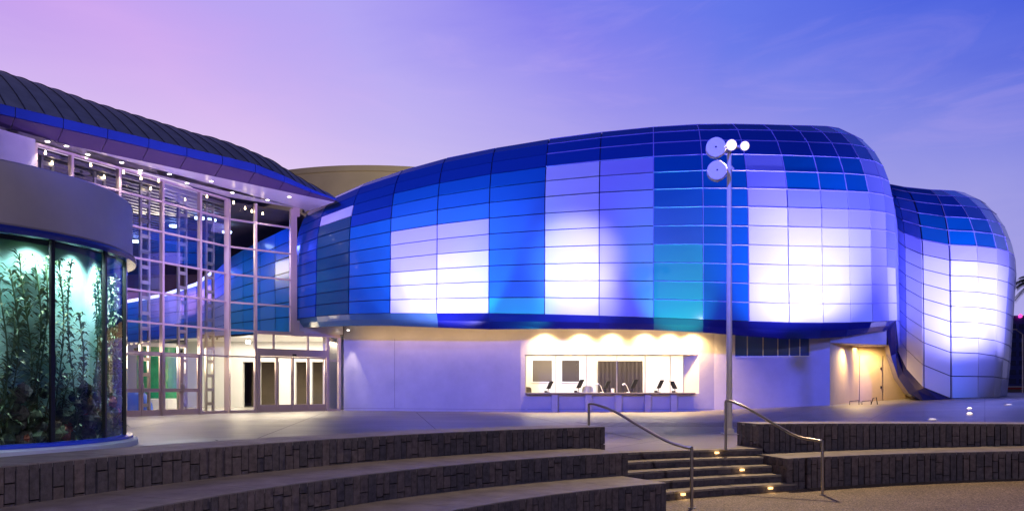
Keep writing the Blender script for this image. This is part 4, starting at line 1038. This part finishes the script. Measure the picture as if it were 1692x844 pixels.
# ------------------------------------------------------------------ rear drum building
c = Vector((-11, 74, 0)); T = thing('rear_drum_building', 'beige curved building top rising behind the metal roof', 'building', c)
mb = MB(); mb.lathe(c, [(15, 0), (15, 17.3), (15.15, 17.35), (15.15, 17.75), (14.8, 17.8), (0, 17.8)], 96); mb.build('drum_wall', M_beige, T, smooth=True)

# ------------------------------------------------------------------ plaza lights
for x, y, big, lab in ((1541, 693, 1, 'flat white strip light flush in the paving, nearest the seat wall'), (1602, 684, 0, 'bright round ground light left of the pavilion corner, nearer one'), (1602, 675.5, 0, 'small round ground light closest to the pavilion base'), (1667, 669, 1, 'white ground light at the far right of the plaza'), (1302, 698, 1, 'flat strip light flush in the paving behind the right handrail')):
    p = ground_at(x, y); T = thing('ground_light', lab, 'ground light', p, 'lights set into the plaza paving'); s_ = .12 if big else .08
    mb = MB(); mb.lathe(p, [(s_*1.25, 0), (s_*1.2, .02), (s_, .025)], 16); mb.build('ring', M_steel, T)
    mb = MB(); mb.lathe(p, [(s_*.98, .02), (s_*.6, .05 if not big else .03), (0, .06 if not big else .035)], 16); mb.build('lens', mat('ground_lens', (1,1,1), .4, emit=(1,.8,.75), es=6 if not big else 2.5), T)
# low bike rack by the recess
p = ground_at(1404, 668.5); T = thing('bike_rack', 'small low black bicycle rack in front of the warm lit recess', 'rack', p)
mb = MB()
for k in range(2): o_ = Vector((k*.55, 0, 0)); mb.tube([p+o_, p+o_+Vector((0,0,.16)), p+o_+Vector((.4,0,.20)), p+o_+Vector((.42,0,0))], .015, 6)
mb.tube([p+Vector((.95,0,0)), p+Vector((1.05,0,.3)), p+Vector((1.2,0,.34)), p+Vector((1.25,0,0))], .02, 6); mb.build('hoops', M_black, T)

# ------------------------------------------------------------------ far right: palm, building, barrier
c = Vector((PX(1714, 60), 60, .66)); T = thing('palm_tree', 'palm tree whose fronds droop beside the right end of the pavilion', 'palm', c)
mb = MB(); mb.tube([c, c+Vector((.1, 0, 4)), c+Vector((0, 0, PZ(470, 60)-.6))], [.3, .24, .2], 10); mb.build('trunk', mat('palm_bark', (.12,.09,.07), .9, var=.4, scale=6, bump=.8), T, smooth=True)
mb = MB(); cc = Vector((c.x, c.y, PZ(465, 60)))
for k in range(26):
    a_ = 2*math.pi*k/26+rnd.uniform(-.1, .1); el_ = rnd.uniform(-.5, .9); ln = rnd.uniform(1.5, 2.1); pts = []
    for j in range(8):
        q = j/7; pts.append(cc+Vector((math.cos(a_)*ln*q*math.cos(el_*.6), math.sin(a_)*ln*q*math.cos(el_*.6), ln*q*math.sin(el_)-1.1*q*q)))
    mb.tube(pts, .02, 4)
    for j in range(1, 28):
        q = j/28; i_ = min(6, int(q*7)); p = pts[i_].lerp(pts[i_+1], q*7-i_); d = (pts[i_+1]-pts[i_]).normalized(); sd = d.cross(Vector((0, 0, 1))).normalized()
        for s_ in (-1, 1):
            e_ = p+sd*s_*.42*(1-q*.5)+d*.2+Vector((0, 0, -.18)); mb.quad(p-d*.025, p+d*.025, e_+d*.01, e_-d*.01)
mb.build('fronds', mat('palm_leaf', (.04,.07,.03), .6, var=.4, scale=3), T)
c = Vector((62, 95, .6)); T = thing('distant_tower', 'dark blue tower block far behind the palm with a red roof light', 'building', c)
mb = MB(); x0 = PX(1662, 95); zt_ = PZ(521, 95); mb.box(x0, 95, .5, x0+9, 105, zt_); mb.build('tower_wall', mat('tower_navy', (.06,.09,.42), .5, var=.3, scale=1), T)
mb = MB()
for k in range(7):
    for j in range(6): mb.box(x0+.4+j*1.2, 94.96, 1.6+k*1.1, x0+1.2+j*1.2, 94.995, 2.2+k*1.1)
mb.build('windows', mat('tower_glass', (.03,.05,.2), .15), T)
mb = MB(); mb.lathe((PX(1686, 94.8), 94.8, zt_+.0), [(0, -.3), (.18, -.25), (.2, 0), (0, .2)], 10); mb.build('roof_light', mat('red_lens', (1,.1,.3), .4, emit=(1,.05,.35), es=2.5), T)
c = Vector((PX(1684, 80), 80, .66)); T = thing('street_barrier', 'low street wall with a red and white stripe at the right edge', 'barrier', c)
for a_, b_, m_ in ((.66, .95, mat('barrier_grey', (.25,.22,.22), .7)), (.955, 1.15, mat('barrier_red', (.5,.05,.06), .5)), (1.155, 1.28, M_white)):
    mb = MB(); mb.box(PX(1655, 80), 80, a_, PX(1655, 80)+30, 80.3, b_); mb.build('band', m_, T)
c = Vector((PX(1690, 70), 70, .66)); T = thing('street_lamp', 'slim white street lamp with a slanting arm at the right edge', 'street lamp', c)
mb = MB(); mb.tube([c, Vector((c.x, c.y, PZ(552, 70)))], .05, 8); mb.tube([Vector((c.x, c.y, PZ(552, 70))), PT(1678, 544, 70)], .04, 8); mb.build('pole', M_pole, T)
mb = MB(); p = PT(1677, 544, 70); mb.box(p.x-.3, p.y-.1, p.z-.04, p.x+.15, p.y+.1, p.z+.04); mb.build('lamp_head', M_pole, T)
